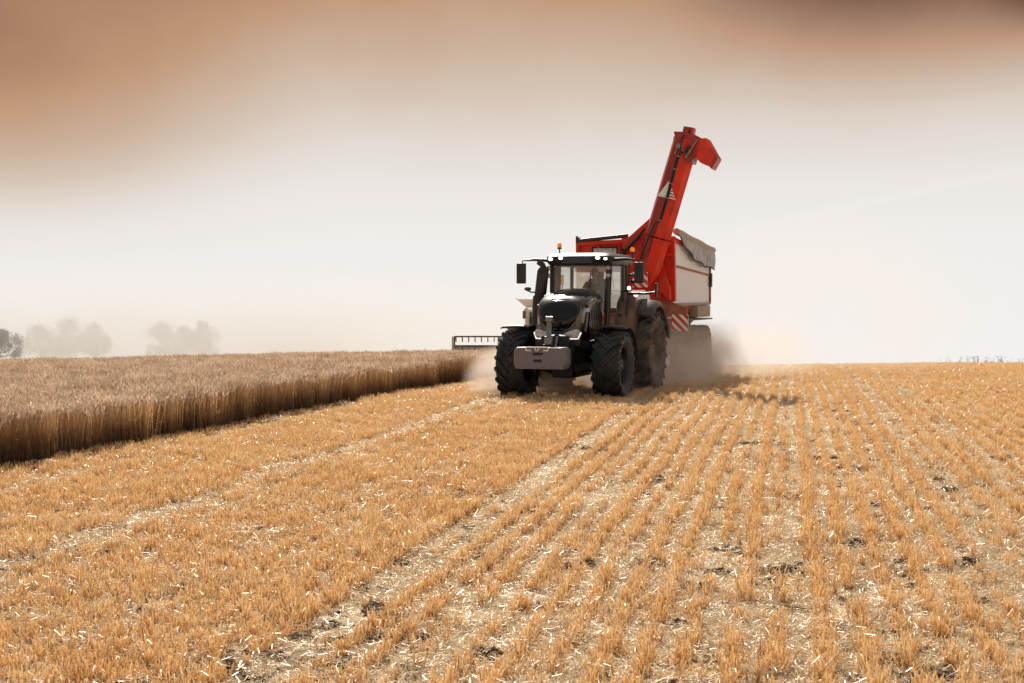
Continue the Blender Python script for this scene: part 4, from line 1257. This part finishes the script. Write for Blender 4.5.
# ------------------------------------------------------------------ combine harvester, beyond the tractor
def build_combine():
    D_ = 110.
    hxw = 6.75
    cx = -4.42 + hxw
    g = float(gz(-4, D_))
    K = thing('combine_harvester', 'pale combine harvester with a wide header in the far wheat behind the tractor', 'harvester', (cx, D_, g))
    # body faces -y
    bm = B()
    add_box(bm, (0, 4.2, 2.9), (2.6, 5.0, 3.2), bev=.15)
    add_box(bm, (0, 6.6, 2.6), (2.4, 1.6, 2.2), bev=.2)
    obj('body', bm, M['hz_body'], K)
    bm = B()
    for sg in (-1, 1):
        add_prism(bm, [(sg * 1.2, 4.52), (sg * 2.05, 5.25), (sg * 1.97, 5.27), (sg * 1.1, 4.56)], 'y', 2.2, 4.8)
    add_loft(bm, [[(-1.2, 2.2, 4.52), (1.2, 2.2, 4.52), (1.2, 2.3, 4.52), (-1.2, 2.3, 4.52)], [(-1.9, 1.9, 5.2), (1.9, 1.9, 5.2), (1.9, 2.0, 5.2), (-1.9, 2.0, 5.2)]])
    obj('grain_tank', bm, M['hz_body'], K)
    bm = B()
    add_loft(bm, [[(-.9, .5, 2.3), (.9, .5, 2.3), (.95, 2.0, 2.3), (-.95, 2.0, 2.3)], [(-1.0, .2, 3.4), (1.0, .2, 3.4), (1.0, 2.0, 3.4), (-1.0, 2.0, 3.4)], [(-.95, .45, 4.2), (.95, .45, 4.2), (.95, 2.0, 4.2), (-.95, 2.0, 4.2)]])
    obj('cab', bm, M['plastic'], K)
    bm = B(); add_box(bm, (0, 1.1, 4.32), (2.3, 2.2, .25), bev=.08); obj('cab_roof', bm, M['hz_body'], K)
    for sg in (-1, 1):
        bm = B()
        add_tube(bm, [(sg * 1.0, .3, 4.42), (sg * 1.35, -.1, 4.44), (sg * 1.38, -.1, 4.3)], .03, 6)
        add_box(bm, (sg * 1.38, -.12, 4.0), (.26, .12, .62), bev=.05)
        obj('mirror', bm, M['hz_dark'], K)
        e = wheel(K, (sg * 1.6, 1.5, 1.0), 1.0, .8, .5, sg, M['rubber_dusty'], M['rim_dusty'], 16)
        wheel(K, (sg * 1.35, 6.3, .7), .7, .55, .35, sg, M['rubber_dusty'], M['rim_dusty'], 14)
    bm = B()
    add_loft(bm, [[(-.7, .6, 1.3), (.7, .6, 1.3), (.7, .6, 2.2), (-.7, .6, 2.2)], [(-.8, -1.6, .7), (.8, -1.6, .7), (.8, -1.6, 1.6), (-.8, -1.6, 1.6)]])
    obj('feeder', bm, M['hz_dark'], K)
    # header raised just above the crop
    Hz = 1.02
    bm = B()
    add_box(bm, (0, -1.75, Hz + .45), (2 * hxw, .08, .5), bev=.02)
    add_box(bm, (0, -2.3, Hz + .18), (2 * hxw, 1.3, .10))
    add_tube(bm, [(-hxw, -2.1, Hz + .55), (hxw, -2.1, Hz + .55)], .22, 10)
    for sg in (-1, 1):
        add_prism(bm, [(-3.9, Hz), (-1.7, Hz), (-1.7, Hz + 1.35), (-2.4, Hz + 1.2), (-3.0, Hz + .6)], 'x', sg * hxw, sg * (hxw + .12))
    hd = obj('header', bm, M['hz_body'], K)
    bm = B()
    yr, zr_, rr = -2.9, Hz + 1.0, .52
    for k in range(4):
        a = R(45 + 90 * k)
        y, z_ = yr + rr * math.cos(a), zr_ + rr * math.sin(a)
        add_tube(bm, [(-hxw + .1, y, z_), (hxw - .1, y, z_)], .05, 5)
        for x in np.arange(-hxw + .2, hxw, .48):
            add_box(bm, (x, y, z_ - .20), (.065, .04, .40))
    for x in (-hxw + .1, -hxw / 2, 0, hxw / 2, hxw - .1):
        for k in range(4):
            a = R(45 + 90 * k)
            add_tube(bm, [(x, yr, zr_), (x, yr + rr * math.cos(a), zr_ + rr * math.sin(a))], .04, 5)
    obj('reel', bm, M['hz_dark'], K)
    for sg in (-1, 1):
        bm = B()
        add_tube(bm, [(sg * (hxw + .05), -1.75, Hz + 1.2), (sg * (hxw + .05), yr, zr_)], .06, 6)
        add_box(bm, (sg * (hxw + .02), yr + .1, zr_), (.20, .5, .85), bev=.1)
        obj('reel_arm', bm, M['hz_body'], K)
build_combine()

# ------------------------------------------------------------------ trees
def leaf_mat(name, c1, c2):
    m, nt, N, L, b = new_mat(name)
    geo = N.new('ShaderNodeNewGeometry')
    nz = N.new('ShaderNodeTexNoise'); nz.inputs['Scale'].default_value = .9
    L.new(geo.outputs['Position'], nz.inputs['Vector'])
    r = ramp(N, [(.35, c1), (.65, c2)]); L.new(nz.outputs['Fac'], r.inputs[0])
    df = N.new('ShaderNodeBsdfDiffuse'); tl = N.new('ShaderNodeBsdfTranslucent'); mx = N.new('ShaderNodeMixShader'); mx.inputs[0].default_value = .3
    L.new(r.outputs[0], df.inputs[0]); L.new(r.outputs[0], tl.inputs[0]); L.new(df.outputs[0], mx.inputs[1]); L.new(tl.outputs[0], mx.inputs[2])
    N.remove(b); L.new(mx.outputs[0], N['Material Output'].inputs['Surface'])
    return m
M['leaf'] = leaf_mat('summer_leaves', (.05, .058, .035), (.11, .11, .07))
def tree(label, px, D_, wpx, toppx, seed, spiky=0, group='hazy trees beyond the wheat'):
    rd = random.Random(seed)
    x = (px - 512) / 1422 * D_
    g = float(gz(x, D_))
    top = HCAM - (toppx - 297) / 1422 * D_
    Hh = top - g; Wd = wpx / 1422 * D_ / 2
    T = thing('tree', label, 'tree', (x, D_, g), 0, group)
    bm = B()
    add_tube(bm, [(0, 0, 0), (.1, 0, Hh * .25), (-.1, .1, Hh * .55), (.05, 0, Hh * .85)], [.28, .22, .14, .04], 7)
    blobs = []
    for k in range(40):
        a = rd.uniform(0, 6.28); zz = rd.uniform(.22, .95); prof = max(.04, 1 - ((zz - .40) / .58) ** 2) ** .8 * (1 + .28 * math.sin(2 * a + seed))
        rr = Wd * prof * rd.uniform(.15, .88)
        c = Vector((rr * math.cos(a), rr * math.sin(a), zz * Hh))
        blobs.append((c, Wd * rd.uniform(.14, .34)))
        add_tube(bm, [(0, 0, zz * Hh * .7), tuple(c * .6 + Vector((0, 0, zz * Hh * .3))), tuple(c)], [.10, .06, .02], 5)
    obj('trunk', bm, M['bark'], T)
    vs, fs = [], []
    for c, r in blobs:
        for q in range(210):
            v = Vector((rd.gauss(0, .52), rd.gauss(0, .52), rd.gauss(0, .45))) * r
            if spiky: v.z *= 1.35
            p = c + v
            s_ = rd.uniform(.10, .22)
            a = Vector((rd.gauss(0, 1), rd.gauss(0, 1), rd.gauss(0, 1))).normalized(); b_ = a.orthogonal().normalized()
            n0 = len(vs)
            vs += [tuple(p - a * s_), tuple(p + b_ * s_ * .6), tuple(p + a * s_), tuple(p - b_ * s_ * .6)]
            fs.append((n0, n0 + 1, n0 + 2, n0 + 3))
    me = bpy.data.meshes.new('crown'); me.from_pydata(vs, [], fs); me.materials.append(M['leaf'])
    o = bpy.data.objects.new('crown', me); COL.objects.link(o); o.parent = T
tree('dark leafy tree standing apart, darker and sharper than the others', -2, 330, 40, 329, 1, group=None)
tree('low rounded hazy tree at the left end of the wide tree clump', 40, 380, 50, 327, 2)
tree('tallest hazy tree in the middle of the wide tree clump', 69, 384, 56, 321, 3)
tree('broad hazy tree at the right end of the wide tree clump', 93, 380, 44, 326, 4)
tree('faint rounded tree at the left end of the narrow tree clump', 161, 386, 44, 324, 5)
tree('faintest middle tree of the narrow tree clump', 184, 392, 42, 327, 6)
tree('spiky topped darker tree at the right end of the narrow tree clump', 203, 376, 36, 322, 7, 1)

# ------------------------------------------------------------------ dust and haze
def dust(name, label, c, r, dens, col=(.95, .89, .82), nscale=.9, aniso=.3, thr=.42, rot=0, low=0.0):
    """an ellipsoid of drifting dust: dense at the ground, broken up by noise, nothing at its rim"""
    bm = B()
    add_sphere(bm, (0, 0, 0), 1, (1, 1, 1), 24, 14)
    o = obj(name, bm, None or volmat(name, dens, col, nscale, aniso, thr, r, low), None, 0, loc=c)
    o.scale = r; o.rotation_euler = (0, 0, rot)
    o['kind'] = 'stuff'; o['label'] = label; o['category'] = 'dust'
    return o
def volmat(name, dens, col, nscale, aniso, thr, r, low):
    m = bpy.data.materials.new(name); m.use_nodes = True
    nt = m.node_tree; N, L = nt.nodes, nt.links
    N.clear()
    out = N.new('ShaderNodeOutputMaterial')
    vs = N.new('ShaderNodeVolumeScatter'); vs.inputs['Color'].default_value = (*col, 1); vs.inputs['Anisotropy'].default_value = aniso
    tc = N.new('ShaderNodeTexCoord')
    ln = N.new('ShaderNodeVectorMath'); ln.operation = 'LENGTH'; L.new(tc.outputs['Object'], ln.inputs[0])
    fo = N.new('ShaderNodeMapRange'); fo.interpolation_type = 'SMOOTHSTEP'
    fo.inputs[1].default_value = 1.0; fo.inputs[2].default_value = .25; fo.inputs[3].default_value = 0; fo.inputs[4].default_value = 1
    L.new(ln.outputs['Value'], fo.inputs[0])
    geo = N.new('ShaderNodeNewGeometry')
    nz = N.new('ShaderNodeTexNoise'); nz.inputs['Scale'].default_value = nscale; nz.inputs['Detail'].default_value = 3; nz.inputs['Roughness'].default_value = .55
    L.new(geo.outputs['Position'], nz.inputs['Vector'])
    th = N.new('ShaderNodeMapRange'); th.inputs[1].default_value = thr; th.inputs[2].default_value = thr + .25; th.inputs[3].default_value = low; th.inputs[4].default_value = 1
    L.new(nz.outputs['Fac'], th.inputs[0])
    a = N.new('ShaderNodeMath'); a.operation = 'MULTIPLY'; L.new(fo.outputs[0], a.inputs[0]); L.new(th.outputs[0], a.inputs[1])
    b = N.new('ShaderNodeMath'); b.operation = 'MULTIPLY'; L.new(a.outputs[0], b.inputs[0]); b.inputs[1].default_value = dens
    L.new(b.outputs[0], vs.inputs['Density'])
    va = N.new('ShaderNodeVolumeAbsorption'); va.inputs['Color'].default_value = (*col, 1); L.new(b.outputs[0], va.inputs['Density'])
    ads = N.new('ShaderNodeAddShader'); L.new(vs.outputs[0], ads.inputs[0]); L.new(va.outputs[0], ads.inputs[1])
    L.new(ads.outputs[0], out.inputs['Volume'])
    return m
def mf(x, y): return frame_pt(x, y, YAW, 1.14, 33.07)
px_, py_ = mf(1.35, 7.0)
dust('dust_plume', 'brown dust boiling up between the rear wheel and the grain cart', (px_, py_, .15), (1.75, 6.8, 1.75), 1.6, nscale=1.4, rot=YAW, thr=.42, low=.08)
px_, py_ = mf(2.5, 10.0)
dust('dust_drift', 'pale dust drifting away beside the wheels of the grain cart', (px_, py_, .6), (2.7, 6.5, 1.25), .30, nscale=.9, rot=YAW, thr=.42, low=.08)
px_, py_ = mf(4.0, 17)
dust('dust_veil', 'thin white veil of dust hanging behind the grain cart', (px_, py_, 1.6), (7, 9, 4.5), .035, col=(.93, .86, .80), nscale=.35, rot=YAW, thr=.35, low=.2)
px_, py_ = mf(-1.75, 1.2)
dust('dust_puff', 'bright puff of dust beside the front wheel nearest the wheat', (px_, py_, .35), (.80, 2.6, 1.0), 2.4, col=(.96, .88, .80), nscale=1.5, rot=YAW, thr=.38, low=.2)
px_, py_ = mf(-2.4, 12)
dust('dust_trail', 'pale dust hanging over the end of the wheat edge', (px_, py_, .4), (2.6, 8, 1.7), .22, col=(.95, .88, .82), nscale=.7, rot=YAW, thr=.38, low=.2)
px_, py_ = mf(0, 2.6)
dust('dust_swirl', 'brown dust swirling under the belly of the tractor', (px_, py_, .2), (1.6, 3.2, .7), .9, nscale=1.8, rot=YAW, thr=.4, low=.1)
dust('haze', 'pale dusty haze lying in front of the far trees', (-78, 335, -8), (150, 34, 20), .046, col=(.885, .925, .975), nscale=.03, aniso=.0, thr=.3, low=.5)

# ------------------------------------------------------------------ sky, sun, camera
sund = Vector((-.14, 1.24, 1.0)).normalized()
w = bpy.data.worlds.new('World'); scene.world = w; w.use_nodes = True
N, L = w.node_tree.nodes, w.node_tree.links
bg = N['Background']; wo = N['World Output']
sky = N.new('ShaderNodeTexSky'); sky.sky_type = 'NISHITA'; sky.sun_disc = False
sky.sun_elevation = math.asin(sund.z); sky.sun_rotation = math.atan2(sund.x, sund.y); sky.dust_density = 4; sky.air_density = 1
L.new(sky.outputs[0], bg.inputs[0]); bg.inputs[1].default_value = .10
tc = N.new('ShaderNodeTexCoord')
sep = N.new('ShaderNodeSeparateXYZ'); L.new(tc.outputs['Generated'], sep.inputs[0])
mp = N.new('ShaderNodeMapping'); mp.inputs['Scale'].default_value = (1, 1, 1.15); mp.inputs['Location'].default_value = (5.1, 1.4, 3.3)
L.new(tc.outputs['Generated'], mp.inputs[0])
nz = N.new('ShaderNodeTexNoise'); nz.inputs['Scale'].default_value = 7; nz.inputs['Detail'].default_value = 5; nz.inputs['Roughness'].default_value = .55; nz.inputs['Distortion'].default_value = .3
L.new(mp.outputs[0], nz.inputs['Vector'])
def math_(op, a, b, c=None):
    n = N.new('ShaderNodeMath'); n.operation = op
    for i, v in enumerate((a, b, c)):
        if v is None: continue
        if isinstance(v, (int, float)): n.inputs[i].default_value = v
        else: L.new(v, n.inputs[i])
    return n.outputs[0]
def mrange(v, a, b, c, d, smooth_=True):
    n = N.new('ShaderNodeMapRange'); n.interpolation_type = 'SMOOTHSTEP' if smooth_ else 'LINEAR'
    L.new(v, n.inputs[0]); n.inputs[1].default_value = a; n.inputs[2].default_value = b; n.inputs[3].default_value = c; n.inputs[4].default_value = d
    return n.outputs[0]
zz = sep.outputs['Z']; xx_ = sep.outputs['X']
amp = mrange(zz, .03, .20, 0, .055)
e = math_('MULTIPLY_ADD', math_('SUBTRACT', nz.outputs['Fac'], .5), amp, zz)
lf = mrange(xx_, -.10, -.35, 0, 1)
e = math_('ADD', e, math_('MULTIPLY', lf, math_('MULTIPLY', mrange(zz, -.03, .12, 0, .080), mrange(zz, .14, .21, 1, .55))))
e = math_('ADD', e, math_('MULTIPLY', mrange(xx_, .06, .24, 0, .072), mrange(zz, .12, .21, 0, 1)))
e = math_('ADD', e, math_('MULTIPLY', mrange(xx_, .29, .36, 0, .06), mrange(zz, .16, .21, 0, 1)))
t = mrange(e, -.05, .35, 0, 1, False)
def sr(c): return tuple(((v / 255 + .055) / 1.055) ** 2.4 if v > 10 else v / 255 / 12.92 for v in c)
def E_(v): return (v + .05) / .40
rp0 = ramp(N, [(0, sr((243, 242, 240))), (E_(.04), sr((240, 237, 234))), (E_(.08), sr((235, 230, 226))), (E_(.11), sr((227, 217, 208))), (E_(.14), sr((214, 196, 180))), (E_(.17), sr((203, 176, 154))),
              (E_(.205), sr((192, 151, 120))), (E_(.24), sr((164, 124, 99))), (E_(.27), sr((130, 92, 71))), (E_(.31), sr((78, 57, 43)))])
L.new(t, rp0.inputs[0])
hs_ = N.new('ShaderNodeHueSaturation'); L.new(rp0.outputs[0], hs_.inputs['Color'])
L.new(mrange(xx_, .04, .16, 1, .90), hs_.inputs['Saturation'])
# an old vapour trail low on the right
dl = math_('ABSOLUTE', math_('SUBTRACT', zz, math_('MULTIPLY_ADD', xx_, .2136, .0124)), 0)
tf = math_('MULTIPLY', mrange(dl, .0005, .005, .16, 0), math_('MULTIPLY', mrange(xx_, .13, .22, 0, 1), mrange(nz.outputs['Fac'], .3, .5, .5, 1)))
mxs = N.new('ShaderNodeMix'); mxs.data_type = 'RGBA'; L.new(tf, mxs.inputs[0]); L.new(hs_.outputs[0], mxs.inputs[6]); mxs.inputs[7].default_value = (.95, .94, .93, 1)
class rp: outputs = [mxs.outputs[2]]
bg2 = N.new('ShaderNodeBackground'); L.new(rp.outputs[0], bg2.inputs[0]); bg2.inputs[1].default_value = 1.0
# above the brown bank the sky opens again: pale haze over the Nishita sky
bg3 = N.new('ShaderNodeBackground'); bg3.inputs[0].default_value = (.84, .77, .70, 1); bg3.inputs[1].default_value = .44
ad = N.new('ShaderNodeMixShader'); ad.inputs[0].default_value = .78
L.new(bg.outputs[0], ad.inputs[1]); L.new(bg3.outputs[0], ad.inputs[2])
ms = N.new('ShaderNodeMixShader')
L.new(mrange(zz, .235, .36, 0, 1), ms.inputs[0]); L.new(bg2.outputs[0], ms.inputs[1]); L.new(ad.outputs[0], ms.inputs[2])
L.new(ms.outputs[0], wo.inputs[0])

sl = bpy.data.lights.new('sun', 'SUN'); sl.energy = 5.0; sl.angle = R(.5); sl.color = (1, .93, .82)
so = bpy.data.objects.new('sun', sl); COL.objects.link(so); so.rotation_euler = sund.to_track_quat('Z', 'Y').to_euler(); so.location = (0, 0, 30)

cam = bpy.data.cameras.new('camera'); cam.lens = 50; cam.sensor_width = 36; cam.clip_end = 3000; cam.clip_start = .1
co = bpy.data.objects.new('camera', cam); COL.objects.link(co)
co.location = (0, 0, HCAM); co.rotation_euler = (R(90) - math.atan2(341.5 - 297, 1422), 0, 0)
cam.dof.use_dof = True; cam.dof.focus_distance = 32; cam.dof.aperture_fstop = 8.0
scene.camera = co
scene.view_settings.view_transform = 'Standard'; scene.view_settings.look = 'None'; scene.view_settings.exposure = 0; scene.view_settings.gamma = 1
cy = scene.cycles
cy.use_denoising = True
cy.max_bounces = 8; cy.diffuse_bounces = 3; cy.glossy_bounces = 3; cy.transparent_max_bounces = 12; cy.volume_bounces = 4; cy.transmission_bounces = 3
cy.volume_step_rate = 1.5; cy.volume_max_steps = 128
cy.sample_clamp_indirect = 6
